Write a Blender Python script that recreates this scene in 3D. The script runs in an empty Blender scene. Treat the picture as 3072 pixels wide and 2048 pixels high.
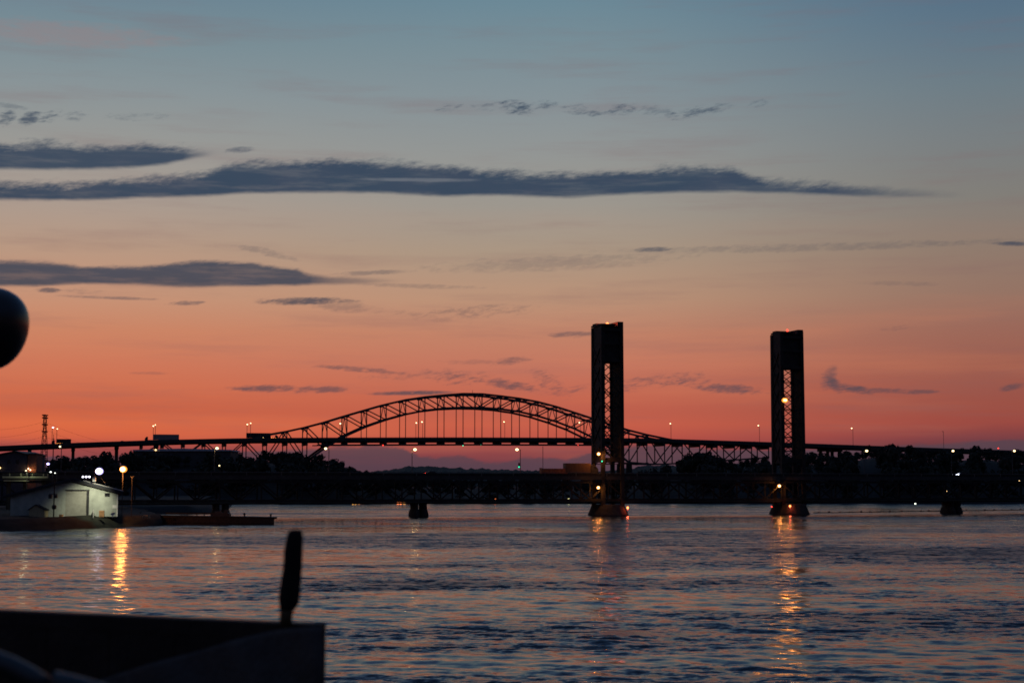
import bpy, bmesh, math, random
import numpy as np
from mathutils import Vector, Matrix, Euler

random.seed(11); rng = np.random.default_rng(11)
S = bpy.context.scene
COL = S.collection
R_ = math.radians

# ------------------------------------------------------------------ camera
F = 4843.0                      # focal length in pixels of the 3072 px wide frame (35 mm on an APS-C sensor)
H = 9.7                         # eye height above the water
PITCH = math.atan(431.0 / F)
cam = bpy.data.cameras.new('camera'); camo = bpy.data.objects.new('camera', cam); COL.objects.link(camo)
cam.sensor_width = 22.2; cam.lens = F / 3072 * 22.2
cam.clip_start = 0.1; cam.clip_end = 20000
camo.location = (0, 0, H); camo.rotation_euler = (R_(90) + PITCH, 0, 0)
cam.dof.use_dof = True; cam.dof.focus_distance = 520; cam.dof.aperture_fstop = 2.2
S.camera = camo
cp, sp = math.cos(PITCH), math.sin(PITCH)
def ray(px, py):
    a = (px - 1536) / F; b = (1024 - py) / F
    return (a, cp - b * sp, sp + b * cp)
def P(px, py, D):
    d = ray(px, py); k = D / d[1]
    return Vector((d[0] * k, D, H + d[2] * k))
def zat(py, D): return P(1536, py, D).z
def azel(px, py):
    d = ray(px, py)
    return math.atan2(d[0], d[1]), math.atan2(d[2], math.hypot(d[0], d[1]))

# ------------------------------------------------------------------ render settings
S.render.engine = 'CYCLES'
S.view_settings.view_transform = 'Standard'; S.view_settings.look = 'None'
S.view_settings.exposure = 0.0; S.view_settings.gamma = 1.0; S.view_settings.use_curve_mapping = False
S.cycles.use_denoising = True; S.cycles.denoiser = 'OPENIMAGEDENOISE'
S.cycles.denoising_input_passes = 'RGB_ALBEDO_NORMAL'; S.cycles.denoising_prefilter = 'ACCURATE'
S.cycles.filter_width = 1.7
S.cycles.max_bounces = 4; S.cycles.diffuse_bounces = 2; S.cycles.glossy_bounces = 3
S.cycles.sample_clamp_indirect = 2.0; S.cycles.sample_clamp_direct = 24.0
S.cycles.caustics_reflective = False; S.cycles.caustics_refractive = False

# ------------------------------------------------------------------ node helper
def lin(c):
    out = []
    for v in c[:3]:
        v = v / 255.0
        out.append(v / 12.92 if v <= 0.04045 else ((v + 0.055) / 1.055) ** 2.4)
    return tuple(out) + (1.0,)

class NT:
    def __init__(s, tree): s.t = tree; s.n = tree.nodes; s.l = tree.links
    def put(s, sock, v):
        if isinstance(v, bpy.types.NodeSocket): s.l.new(v, sock)
        elif v is not None: sock.default_value = v
    def m(s, op, a, b=None, c=None, clamp=False):
        n = s.n.new('ShaderNodeMath'); n.operation = op; n.use_clamp = clamp
        s.put(n.inputs[0], a); s.put(n.inputs[1], b); s.put(n.inputs[2], c)
        return n.outputs[0]
    def vm(s, op, a, b=None):
        n = s.n.new('ShaderNodeVectorMath'); n.operation = op
        s.put(n.inputs[0], a); s.put(n.inputs[1], b)
        return n.outputs[0]
    def xyz(s, x, y, z=0.0):
        n = s.n.new('ShaderNodeCombineXYZ'); s.put(n.inputs[0], x); s.put(n.inputs[1], y); s.put(n.inputs[2], z)
        return n.outputs[0]
    def sep(s, v):
        n = s.n.new('ShaderNodeSeparateXYZ'); s.put(n.inputs[0], v); return n.outputs
    def noise(s, vec, scale, detail=3, rough=0.55, col=False):
        n = s.n.new('ShaderNodeTexNoise'); s.put(n.inputs['Vector'], vec)
        n.inputs['Scale'].default_value = scale; n.inputs['Detail'].default_value = detail; n.inputs['Roughness'].default_value = rough
        return n.outputs['Color' if col else 'Fac']
    def step(s, v, a, b, lo=0.0, hi=1.0):
        n = s.n.new('ShaderNodeMapRange'); n.interpolation_type = 'SMOOTHSTEP'
        for k, x in zip((0, 1, 2, 3, 4), (v, a, b, lo, hi)): s.put(n.inputs[k], x)
        return n.outputs[0]
    def ramp(s, fac, stops, interp='LINEAR'):
        n = s.n.new('ShaderNodeValToRGB'); n.color_ramp.interpolation = interp
        e = n.color_ramp.elements
        stops = sorted(stops, key=lambda t: t[0])
        e[0].position = stops[0][0]; e[0].color = stops[0][1]
        e[1].position = stops[-1][0]; e[1].color = stops[-1][1]
        for p, c in stops[1:-1]:
            x = e.new(p); x.color = c
        s.put(n.inputs[0], fac); return n.outputs[0]
    def mix(s, f, a, b):
        n = s.n.new('ShaderNodeMix'); n.data_type = 'RGBA'
        s.put(n.inputs[0], f); s.put(n.inputs[6], a); s.put(n.inputs[7], b)
        return n.outputs[2]

# ------------------------------------------------------------------ dusk sky (world)
W = bpy.data.worlds.new('World'); S.world = W; W.use_nodes = True
def build_world():
    t = NT(W.node_tree); t.n.clear()
    tc = t.n.new('ShaderNodeTexCoord')
    x, y, z = t.sep(t.vm('NORMALIZE', tc.outputs['Generated']))
    az = t.m('ARCTAN2', x, y); el = t.m('ARCSINE', z)
    fac = t.m('DIVIDE', el, 0.60, clamp=True)
    rows = [0, 150, 300, 450, 620, 760, 900, 1000, 1100, 1190, 1235, 1275, 1315, 1345, 1400]
    Lc = [(104,131,148),(119,141,150),(136,148,152),(152,152,148),(170,154,142),(186,150,126),(202,144,113),(203,130,99),(206,116,87),(206,103,74),(201,96,69),(220,105,68),(211,96,68),(158,72,72),(120,62,72)]
    Mc = [(104,137,153),(119,142,152),(132,146,152),(145,149,148),(157,150,140),(172,148,126),(190,143,114),(193,128,103),(194,114,94),(195,99,80),(191,92,76),(200,93,74),(188,81,71),(146,68,72),(110,60,72)]
    Rc = [(78,110,136),(92,117,136),(106,124,134),(118,125,128),(128,124,118),(142,120,106),(150,112,96),(153,101,88),(154,90,78),(152,80,72),(154,76,68),(152,70,66),(122,60,68),(92,54,66),(74,48,62)]
    top = [(0.62, (74, 108, 150)), (1.0, (44, 72, 112))]
    topR = [(0.62, (58, 90, 130)), (1.0, (44, 72, 112))]
    E = [(0, (26, 28, 38)), (0.12, (38, 36, 46)), (0.3, (42, 46, 62)), (0.6, (44, 56, 80)), (1.0, (44, 66, 100))]
    def mk(cols, tp):
        def dull(c):
            g = 0.35*c[0] + 0.5*c[1] + 0.15*c[2]
            return [v*0.90 + g*0.10 for v in c]
        cols = [dull(c) if r < 950 else c for r, c in zip(rows, cols)]
        st = [(max(0.0, azel(1536, r)[1] / 0.60), lin(c)) for r, c in zip(rows, cols)]
        d = 0.72; st.append((0.0, lin([v * d for v in cols[-1]])))
        return t.ramp(fac, st + [(p, lin(c)) for p, c in tp])
    a0, a1, a2 = azel(300, 900)[0], azel(1650, 900)[0], azel(2950, 900)[0]
    c = t.mix(t.step(az, a0 - 0.03, a1), mk(Lc, top), mk(Mc, top))
    c = t.mix(t.step(az, a1, a2 + 0.03), c, mk(Rc, topR))
    east = t.ramp(fac, [(p, lin(q)) for p, q in E])
    away = t.m('ABSOLUTE', t.m('ADD', az, 0.25))
    c = t.mix(t.step(away, 0.62, 1.9), c, east)
    # faint uneven streaks all over the sky
    sv = t.xyz(t.m('MULTIPLY', az, 4.0), t.m('MULTIPLY', el, 42.0))
    st = t.noise(sv, 1.6, 5, 0.62)
    c = t.mix(t.m('MULTIPLY', t.step(st, 0.46, 0.76), 0.26), c, lin((128, 92, 96)))
    sv2 = t.noise(t.xyz(t.m('MULTIPLY', az, 2.2), t.m('MULTIPLY', el, 26.0), 7.0), 1.3, 4, 0.6)
    c = t.mix(t.m('MULTIPLY', t.m('MULTIPLY', t.step(sv2, 0.5, 0.8), t.step(el, 0.2, 0.06)), 0.20), c, lin((232, 138, 96)))
    # ---------- clouds
    px = 1.0 / F
    warp = t.noise(t.xyz(t.m('MULTIPLY', az, 26.0), t.m('MULTIPLY', el, 70.0)), 1.0, 4, 0.6)
    wv = t.m('SUBTRACT', warp, 0.5)
    shear = t.m('SUBTRACT', az, t.m('MULTIPLY', el, 1.5))
    fr = t.noise(t.xyz(t.m('MULTIPLY', shear, 42.0), t.m('MULTIPLY', el, 120.0)), 1.0, 6, 0.74)
    fv = t.m('SUBTRACT', fr, 0.5)
    fr2 = t.noise(t.xyz(t.m('MULTIPLY', shear, 150.0), t.m('MULTIPLY', el, 330.0), 9.0), 1.0, 5, 0.7)
    hair = t.m('SUBTRACT', fr2, 0.5)
    fine = t.noise(t.xyz(t.m('MULTIPLY', az, 70.0), t.m('MULTIPLY', el, 300.0)), 1.0, 4, 0.65)
    nv = t.m('SUBTRACT', fine, 0.5)
    A0, A1 = -0.36, 0.36
    afac = t.m('DIVIDE', t.m('SUBTRACT', az, A0), A1 - A0, clamp=True)
    inn = t.noise(t.xyz(t.m('MULTIPLY', az, 16.0), t.m('MULTIPLY', el, 150.0), 4.0), 1.0, 5, 0.65)
    inner = t.m('ADD', t.m('MULTIPLY', t.step(inn, 0.30, 0.55), 0.16), 0.84)
    def band(pts, fringe, soft_t, soft_b, dens):
        st = []
        for X, T, B in pts:
            a, eT = azel(X, T); _, eB = azel(X, B)
            st.append(((a - A0) / (A1 - A0), (eT / 0.3, eB / 0.3, 0.0, 1.0)))
        rr = t.sep(t.ramp(afac, st))
        eT = t.m('MULTIPLY', rr[0], 0.3); eB = t.m('MULTIPLY', rr[1], 0.3)
        thick = t.m('MULTIPLY', t.m('SUBTRACT', eT, eB), F / 30.0, clamp=True)
        up = t.m('ADD', t.m('SUBTRACT', eT, el), t.m('MULTIPLY', t.m('ADD', t.m('MULTIPLY', fv, fringe * px), t.m('MULTIPLY', hair, fringe * 0.52 * px)), thick))
        lo = t.m('ADD', t.m('SUBTRACT', el, eB), t.m('MULTIPLY', nv, 9 * px))
        mk = t.m('MULTIPLY', t.step(up, -soft_t * px, soft_t * px), t.step(lo, -soft_b * px, soft_b * px))
        mk = t.m('MULTIPLY', mk, inner)
        return t.m('MULTIPLY', mk, t.m('MULTIPLY', thick, dens, clamp=True))
    B_A = band([(-60,430,507),(40,436,507),(150,432,508),(250,445,507),(340,440,504),(430,434,500),(500,446,492),(560,450,478),(610,452,468),(650,458,462),(700,460,460)], 70, 17, 8, 0.95)
    B_B = band([(-60,552,596),(150,555,600),(300,548,598),(420,538,592),(520,532,590),(610,522,588),(680,500,582),(740,489,578),(900,490,577),(1000,486,577),(1150,487,578),(1260,494,584),(1330,504,588),(1420,512,586),(1500,518,584),(1620,523,590),(1720,524,592),(1820,521,584),(1920,514,580),(2020,508,577),(2120,505,575),(2200,509,575),(2245,530,575),(2300,547,577),(2400,551,580),(2480,554,584),(2600,565,588),(2720,574,590),(2860,584,590),(2900,588,588)], 66, 17, 8, 0.98)
    B_C = band([(-60,785,857),(40,783,858),(130,786,857),(200,795,853),(250,802,850),(320,802,851),(420,801,853),(500,793,858),(580,786,861),(660,785,858),(760,790,857),(830,800,856),(890,808,855),(930,824,853),(1000,832,852),(1080,834,850),(1150,838,847),(1220,843,844)], 26, 9, 7, 0.95)
    B_H = band([(-60,1372,1500),(200,1372,1500),(600,1360,1500),(980,1345,1500),(1020,1338,1500),(1060,1341,1500),(1110,1333,1500),(1160,1338,1500),(1210,1345,1500),(1260,1368,1500),(1310,1374,1500),(1370,1366,1500),(1400,1371,1500),(1450,1386,1500),(1530,1384,1500),(1570,1370,1500),(1620,1372,1500),(1700,1378,1500),(1760,1360,1500),(1830,1345,1500),(1900,1338,1500),(2000,1334,1500),(2120,1345,1500),(2300,1352,1500),(2600,1345,1500),(2900,1325,1500),(3100,1318,1500)], 30, 6, 6, 0.9)
    a, e = azel(190, 104)
    u = t.m('DIVIDE', t.m('SUBTRACT', az, a), 380 * px); v = t.m('DIVIDE', t.m('SUBTRACT', el, e), 44 * px)
    d = t.m('ADD', t.m('ADD', t.m('MULTIPLY', u, u), t.m('MULTIPLY', v, v)), t.m('MULTIPLY', nv, 2.0))
    c = t.mix(t.step(d, 1.1, -0.1, 0.0, 0.55), c, lin((146, 128, 130)))
    slate = t.mix(t.step(el, 0.10, 0.19), lin((60, 64, 80)), lin((44, 64, 87)))
    slate = t.mix(t.m('MULTIPLY', t.step(warp, 0.35, 0.75), 0.35), slate, lin((64, 71, 91)))
    c = t.mix(t.m('MULTIPLY', B_H, 0.95), c, lin((80, 64, 78)))
    # small clouds: centre, half sizes, tilt, density, raggedness
    ell = [(720,450,46,7,0.10,0.62,0.9),(20,352,26,16,0.3,0.75,1.3),(88,357,30,16,0.35,0.85,1.2),(150,350,34,13,0.3,0.72,1.4),(215,350,40,10,0.2,0.55,1.6),(380,350,60,9,0,0.28,1.9),(470,348,60,8,0,0.25,1.9),
        (30,318,60,6,-0.1,0.35,1.2),
        (1345,326,40,10,0.1,0.5,1.7),(1460,322,60,10,0.05,0.45,1.9),(1540,320,60,17,-0.15,0.85,1.7),(1625,318,46,11,0.05,0.7,1.6),(1750,330,64,12,-0.1,0.6,1.8),(1870,330,46,14,0.05,0.8,1.6),(1960,332,60,11,0,0.4,1.9),(2090,336,90,13,0.12,0.7,1.7),(2160,322,44,10,0.15,0.5,1.8),(2275,311,30,8,0.2,0.5,1.5),
        (920,903,140,10,0.02,0.9,0.9),(1010,915,110,16,-0.10,0.35,1.2),(560,910,46,6,0.06,0.6,1.2),(330,893,150,4,-0.01,0.55,0.8),(145,870,34,6,0.0,0.75,1.2),(250,872,60,7,0,0.3,1.6),
        (1120,818,120,6,0.05,0.45,1.0),(1250,858,200,6,-0.02,0.3,1.0),
        (1960,748,60,7,0.0,0.75,0.8),(2450,742,560,10,0.0,0.28,1.2),(3035,731,54,6,-0.06,0.9,0.5),(1660,790,360,18,0.04,0.24,1.2),(800,757,90,9,-0.20,0.3,1.2),
        (1420,935,170,16,0.05,0.42,1.4),(1300,950,120,12,-0.10,0.24,1.4),(1720,1003,80,8,0.02,0.6,1.0),(1530,1083,60,9,0.12,0.55,1.2),(1450,1086,120,6,0,0.25,1.2),
        (1080,1108,130,7,-0.08,0.6,1.1),(1200,1130,120,9,0.05,0.35,1.6),(1370,1130,110,17,-0.05,0.62,1.7),(1530,1155,78,11,-0.12,0.72,1.2),(1240,1178,130,6,0.02,0.95,0.5),(800,1165,100,9,0.0,0.8,1.0),(960,1168,86,9,0.02,0.7,1.1),(450,1119,60,4,0,0.25,1.0),(1650,1150,60,26,-0.5,0.5,1.6),(1720,1168,80,9,0.15,0.5,1.4),
        (1920,1150,90,16,0.16,0.55,1.6),(2030,1138,80,14,0.16,0.7,1.4),(2105,1148,46,15,-0.25,0.55,1.5),(2185,1166,110,12,-0.08,0.75,1.2),
        (2487,1132,24,26,0.75,0.55,0.8),(2500,1150,36,17,-0.5,0.85,0.9),(2560,1166,60,11,-0.16,0.85,0.9),(2650,1172,90,7,-0.04,0.6,1.0),(2755,1175,60,6,0,0.6,1.0),(3035,1161,36,9,0.2,0.65,1.0),(2700,983,60,6,0.06,0.3,1.4),(2700,850,120,6,-0.05,0.2,1.2)]
    rg = t.noise(t.xyz(t.m('MULTIPLY', shear, 130.0), t.m('MULTIPLY', el, 330.0), 3.0), 1.0, 5, 0.68)
    ragm = t.step(rg, 0.38, 0.64); ragl = t.step(rg, 0.22, 0.50)
    em = None
    for (X, Y, rx, ry, sl, dn, rag) in ell:
        a, e = azel(X, Y)
        du = t.m('SUBTRACT', az, a)
        u = t.m('DIVIDE', du, rx * 1.15 * px)
        v = t.m('DIVIDE', t.m('SUBTRACT', t.m('SUBTRACT', el, e), t.m('MULTIPLY', du, sl)), ry * 1.35 * px)
        d = t.m('ADD', t.m('ADD', t.m('MULTIPLY', u, u), t.m('MULTIPLY', v, v)), t.m('MULTIPLY', t.m('ADD', t.m('MULTIPLY', nv, 0.8), t.m('MULTIPLY', hair, 0.9)), rag * 2.4))
        k = t.step(d, 1.15, -0.15, 0.0, dn)
        k = t.m('MULTIPLY', k, ragm if rag > 1.35 else ragl)
        em = k if em is None else t.m('MAXIMUM', em, k)
    c = t.mix(t.m('MULTIPLY', em, 0.95), c, slate)
    for b in (B_A, B_B, B_C):
        c = t.mix(b, c, slate)
    # a lighter slit inside the long bank
    a, e = azel(1270, 540)
    u = t.m('DIVIDE', t.m('SUBTRACT', az, a), 210 * px); v = t.m('DIVIDE', t.m('SUBTRACT', el, e), 7 * px)
    d = t.m('ADD', t.m('ADD', t.m('MULTIPLY', u, u), t.m('MULTIPLY', v, v)), t.m('MULTIPLY', nv, 1.6))
    c = t.mix(t.step(d, 1.1, 0.0, 0.0, 0.5), c, lin((120, 124, 132)))
    # last light of the physical sky on top, the sun being under the horizon
    sky = t.n.new('ShaderNodeTexSky'); sky.sky_type = 'NISHITA'; sky.sun_disc = False
    sky.sun_elevation = R_(-3.0); sky.sun_rotation = R_(-14.0)
    bg1 = t.n.new('ShaderNodeBackground'); t.put(bg1.inputs[0], c); bg1.inputs[1].default_value = 0.97
    bg2 = t.n.new('ShaderNodeBackground'); t.put(bg2.inputs[0], sky.outputs[0]); bg2.inputs[1].default_value = 0.05
    ad = t.n.new('ShaderNodeAddShader'); t.l.new(bg1.outputs[0], ad.inputs[0]); t.l.new(bg2.outputs[0], ad.inputs[1])
    out = t.n.new('ShaderNodeOutputWorld'); t.l.new(ad.outputs[0], out.inputs[0])
    W.cycles.sampling_method = 'MANUAL'; W.cycles.sample_map_resolution = 1024
build_world()

# ------------------------------------------------------------------ materials
MATS = {}
def mat(name, col, rough=0.7, metal=0.0, var=0.35, scale=1.5, bump=0.0, spec=0.3):
    if name in MATS: return MATS[name]
    m = bpy.data.materials.new(name); m.use_nodes = True
    t = NT(m.node_tree); b = t.n['Principled BSDF']
    tc = t.n.new('ShaderNodeTexCoord')
    g = t.n.new('ShaderNodeNewGeometry')
    nz = t.noise(g.outputs['Position'], scale, 5, 0.6)
    lo = tuple(c * (1 - var) for c in col[:3]) + (1,); hi = tuple(min(1, c * (1 + var)) for c in col[:3]) + (1,)
    t.put(b.inputs['Base Color'], t.ramp(nz, [(0.3, lo), (0.7, hi)]))
    b.inputs['Roughness'].default_value = rough; b.inputs['Metallic'].default_value = metal
    b.inputs['Specular IOR Level'].default_value = spec
    if bump:
        bn = t.n.new('ShaderNodeBump'); bn.inputs['Strength'].default_value = bump; bn.inputs['Distance'].default_value = 0.05
        t.put(bn.inputs['Height'], t.noise(g.outputs['Position'], scale * 6, 4, 0.6)); t.l.new(bn.outputs[0], b.inputs['Normal'])
    MATS[name] = m; return m
def glow(name, col, strength, lights=True):
    if name in MATS: return MATS[name]
    m = bpy.data.materials.new(name); m.use_nodes = True
    t = NT(m.node_tree); t.n.clear()
    m.cycles.emission_sampling = 'AUTO' if lights else 'NONE'
    e = t.n.new('ShaderNodeEmission'); e.inputs[0].default_value = tuple(col) + (1,); e.inputs[1].default_value = strength
    o = t.n.new('ShaderNodeOutputMaterial'); t.l.new(e.outputs[0], o.inputs[0])
    MATS[name] = m; return m

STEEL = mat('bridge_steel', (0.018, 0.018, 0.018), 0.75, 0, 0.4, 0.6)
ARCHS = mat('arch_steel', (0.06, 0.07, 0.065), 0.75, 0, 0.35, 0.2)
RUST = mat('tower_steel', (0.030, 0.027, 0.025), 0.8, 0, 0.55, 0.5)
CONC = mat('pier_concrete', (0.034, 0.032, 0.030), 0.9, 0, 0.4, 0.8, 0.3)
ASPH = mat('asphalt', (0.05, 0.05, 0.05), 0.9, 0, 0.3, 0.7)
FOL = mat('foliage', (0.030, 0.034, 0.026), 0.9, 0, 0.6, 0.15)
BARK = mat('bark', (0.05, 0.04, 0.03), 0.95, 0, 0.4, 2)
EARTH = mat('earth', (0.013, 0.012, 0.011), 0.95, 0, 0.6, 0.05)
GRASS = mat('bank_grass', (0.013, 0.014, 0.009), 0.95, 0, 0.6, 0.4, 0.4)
POLE = mat('pole_metal', (0.10, 0.10, 0.10), 0.6, 0, 0.3, 2)
DARK = mat('dark_paint', (0.03, 0.03, 0.035), 0.6, 0, 0.3, 1)
WOODD = mat('weathered_wood', (0.032, 0.027, 0.023), 0.85, 0, 0.5, 2, 0.3)
SIDING = mat('pale_siding', (0.40, 0.43, 0.37), 0.6, 0, 0.20, 0.6)
DOORM = mat('door_metal', (0.34, 0.34, 0.29), 0.6, 0, 0.14, 1.2)
ROOFM = mat('roof_metal', (0.035, 0.042, 0.06), 0.6, 0, 0.25, 0.3)
WHITE = mat('white_trim', (0.75, 0.73, 0.68), 0.6, 0, 0.08, 2)
TAN = mat('tan_board', (0.42, 0.34, 0.20), 0.8, 0, 0.15, 2)
BRICK = mat('brick_wall', (0.25, 0.12, 0.08), 0.9, 0, 0.3, 1.2)
TRAIL = mat('trailer_paint', (0.30, 0.24, 0.24), 0.6, 0, 0.15, 0.8)
GLASS = mat('window_glass', (0.02, 0.02, 0.025), 0.15, 0, 0.2, 1, 0, 0.5)
TYRE = mat('tyre_rubber', (0.02, 0.02, 0.02), 0.9)
CHIP = mat('chipboard', (0.45, 0.25, 0.12), 0.8, 0, 0.2, 4)
G_WARM = glow('lamp_warm', (1.0, 0.70, 0.34), 4.5, False)
G_YEL = glow('lamp_yellow', (1.0, 0.78, 0.40), 4, False)
G_ROAD = glow('lamp_road', (1.0, 0.74, 0.38), 5, False)
G_SOD = glow('lamp_sodium_pale', (1.0, 0.56, 0.20), 9, False)
G_ORG = glow('lamp_sodium', (1.0, 0.33, 0.06), 6, False)
G_ORB = glow('lamp_sodium_bright', (1.0, 0.44, 0.15), 14, False)
G_WHT = glow('lamp_white', (0.88, 0.84, 1.0), 6, False)
G_WRIM = glow('violet_halo', (0.52, 0.44, 1.0), 2.2, False)  # violet glare ring around the white lamp, made as a glowing surface
G_ORIM = glow('amber_halo', (1.0, 0.30, 0.04), 2.0, False)  # orange glare ring around the sodium lamps, made as a glowing surface
G_VLR = glow('lamp_violet_white', (0.86, 0.76, 1.0), 9, False)
G_VIO = glow('lamp_violet', (0.50, 0.42, 1.0), 5, False)
G_RED = glow('lamp_red', (1.0, 0.05, 0.03), 4, False)
G_REDB = glow('beacon_red', (1.0, 0.22, 0.06), 5, False)
G_GRN = glow('lamp_green', (0.02, 0.9, 0.45), 2, False)
G_WIN = glow('lit_window', (1.0, 0.45, 0.10), 4, False)
G_DIM = glow('dim_warm', (1.0, 0.62, 0.25), 3, False)
G_HEAD = glow('headlight_white', (0.75, 0.8, 1.0), 40, False)

# ------------------------------------------------------------------ object helpers
def world(o):
    m = o.matrix_basis.copy()
    if o.parent: m = world(o.parent) @ o.matrix_parent_inverse @ m
    return m
def adopt(o, parent):
    if parent is not None:
        o.parent = parent; o.matrix_parent_inverse = world(parent).inverted()
def tag(o, label=None, cat=None, group=None, kind=None):
    if label: o['label'] = label
    if cat: o['category'] = cat
    if group: o['group'] = group
    if kind: o['kind'] = kind
    return o
def thing(name, loc, label, cat, group=None, rz=0.0):
    o = bpy.data.objects.new(name, None); COL.objects.link(o); o.location = loc; o.rotation_euler = (0, 0, rz)
    o.empty_display_size = 0.5
    return tag(o, label, cat, group)
def link_mesh(name, me, parent=None):
    o = bpy.data.objects.new(name, me); COL.objects.link(o); adopt(o, parent); return o
UNIT = {}
def unit_box(m):
    if m.name not in UNIT:
        me = bpy.data.meshes.new('unit_bar'); s = 0.5
        v = [(x, y, z) for x in (-s, s) for y in (-s, s) for z in (-s, s)]
        me.from_pydata(v, [], [(0,1,3,2),(4,6,7,5),(0,4,5,1),(2,3,7,6),(0,2,6,4),(1,5,7,3)])
        me.materials.append(m); UNIT[m.name] = me
    return UNIT[m.name]
def bar(name, p0, p1, w, h, m, parent=None, up=(0, 0, 1)):
    p0 = Vector(p0); p1 = Vector(p1); d = p1 - p0; L = d.length
    z = d.normalized(); u = Vector(up)
    if abs(z.dot(u)) > 0.98: u = Vector((0.96, 0.28, 0))
    x = u.cross(z).normalized(); y = z.cross(x)
    o = link_mesh(name, unit_box(m), None)
    M = Matrix((( x.x*w, y.x*h, z.x*L, 0), (x.y*w, y.y*h, z.y*L, 0), (x.z*w, y.z*h, z.z*L, 0), (0, 0, 0, 1)))
    M.translation = (p0 + p1) / 2
    o.matrix_basis = M; adopt(o, parent); return o
def block(name, c, size, m, parent=None, rz=0.0):
    o = link_mesh(name, unit_box(m), None)
    o.matrix_basis = Matrix.Translation(Vector(c)) @ Matrix.Rotation(rz, 4, 'Z') @ Matrix.Diagonal((size[0], size[1], size[2], 1))
    adopt(o, parent); return o
class MB:
    def __init__(s): s.v = []; s.f = []
    def add(s, v, f):
        k = len(s.v); s.v += [tuple(a) for a in v]; s.f += [tuple(i + k for i in a) for a in f]
    def box(s, c, size, rz=0.0):
        ca, sa = math.cos(rz), math.sin(rz); v = []
        for x in (-.5, .5):
            for y in (-.5, .5):
                for z in (-.5, .5):
                    X, Y = x * size[0], y * size[1]
                    v.append((c[0] + X*ca - Y*sa, c[1] + X*sa + Y*ca, c[2] + z*size[2]))
        s.add(v, [(0,1,3,2),(4,6,7,5),(0,4,5,1),(2,3,7,6),(0,2,6,4),(1,5,7,3)])
    def loft(s, rings, cap=True):
        n = len(rings[0]); v = [p for r in rings for p in r]; f = []
        for i in range(len(rings) - 1):
            for j in range(n):
                a = i*n + j; b = i*n + (j+1) % n
                f.append((a, b, b + n, a + n))
        if cap: f.append(tuple(range(n))[::-1]); f.append(tuple(range((len(rings)-1)*n, len(rings)*n)))
        s.add(v, f)
    def lathe(s, c, prof, n=12, axis=None, sx=1.0, sy=1.0, rz=0.0):
        rings = []
        ca, sa = math.cos(rz), math.sin(rz)
        for r, z in prof:
            rr = []
            for j in range(n):
                a = 2*math.pi*j/n; X, Y = r*sx*math.cos(a), r*sy*math.sin(a)
                rr.append((c[0] + X*ca - Y*sa, c[1] + X*sa + Y*ca, c[2] + z))
            rings.append(rr)
        s.loft(rings)
    def prism(s, poly, y0, y1):              # poly of (x, z), pushed along y
        n = len(poly)
        v = [(x, y0, z) for x, z in poly] + [(x, y1, z) for x, z in poly]
        f = [tuple(range(n)), tuple(range(2*n-1, n-1, -1))] + [(i, i+n, (i+1) % n + n, (i+1) % n) for i in range(n)]
        s.add(v, f)
    def tube(s, pts, r, n=6):
        rings = []
        pts = [Vector(p) for p in pts]
        for i, p in enumerate(pts):
            d = (pts[min(i+1, len(pts)-1)] - pts[max(i-1, 0)]).normalized()
            u = Vector((0, 0, 1)) if abs(d.z) < 0.95 else Vector((1, 0, 0))
            x = u.cross(d).normalized(); y = d.cross(x)
            rings.append([tuple(p + (x*math.cos(2*math.pi*j/n) + y*math.sin(2*math.pi*j/n)) * r) for j in range(n)])
        s.loft(rings)
    def build(s, name, m, parent=None, smooth=False):
        me = bpy.data.meshes.new(name); me.from_pydata(s.v, [], s.f); me.validate()
        bm = bmesh.new(); bm.from_mesh(me); bmesh.ops.recalc_face_normals(bm, faces=bm.faces); bm.to_mesh(me); bm.free()
        me.materials.append(m)
        if smooth: me.shade_smooth()
        return link_mesh(name, me, parent)
def sphere_prof(r, n=6, zs=1.0): return [(max(0.001, r*math.sin(math.pi*i/n)), -r*zs*math.cos(math.pi*i/n)) for i in range(n + 1)]
BALL = {}
def ball(name, c, r, m, parent=None, zs=1.0):
    if m.name not in BALL:
        b = MB(); b.lathe((0, 0, 0), sphere_prof(1.0, 5), 8)
        o = b.build('lamp_ball', m, None, True); BALL[m.name] = o.data; bpy.data.objects.remove(o)
    o = link_mesh(name, BALL[m.name], None)
    o.matrix_basis = Matrix.Translation(Vector(c)) @ Matrix.Diagonal((r, r, r*zs, 1)); adopt(o, parent); return o
def lamp_light(c, col, watts, r, parent, aim=None, cone=None):
    L = bpy.data.lights.new('bulb', 'SPOT' if aim is not None else 'POINT'); L.color = col; L.energy = watts; L.shadow_soft_size = r
    o = bpy.data.objects.new('bulb', L); COL.objects.link(o); o.location = c
    if aim is not None:
        L.spot_size = cone; L.spot_blend = 0.9
        o.rotation_euler = (Vector(aim) - Vector(c)).to_track_quat('-Z', 'Y').to_euler()
    adopt(o, parent); return o
def interp(x, tab): return float(np.interp(x, [a for a, _ in tab], [b for _, b in tab]))
def np_mesh(name, v, f, m, smooth=False):
    me = bpy.data.meshes.new(name); me.from_pydata(v.tolist() if hasattr(v, 'tolist') else v, [], f.tolist() if hasattr(f, 'tolist') else f)
    me.materials.append(m)
    if smooth: me.shade_smooth()
    return link_mesh(name, me)

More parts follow.
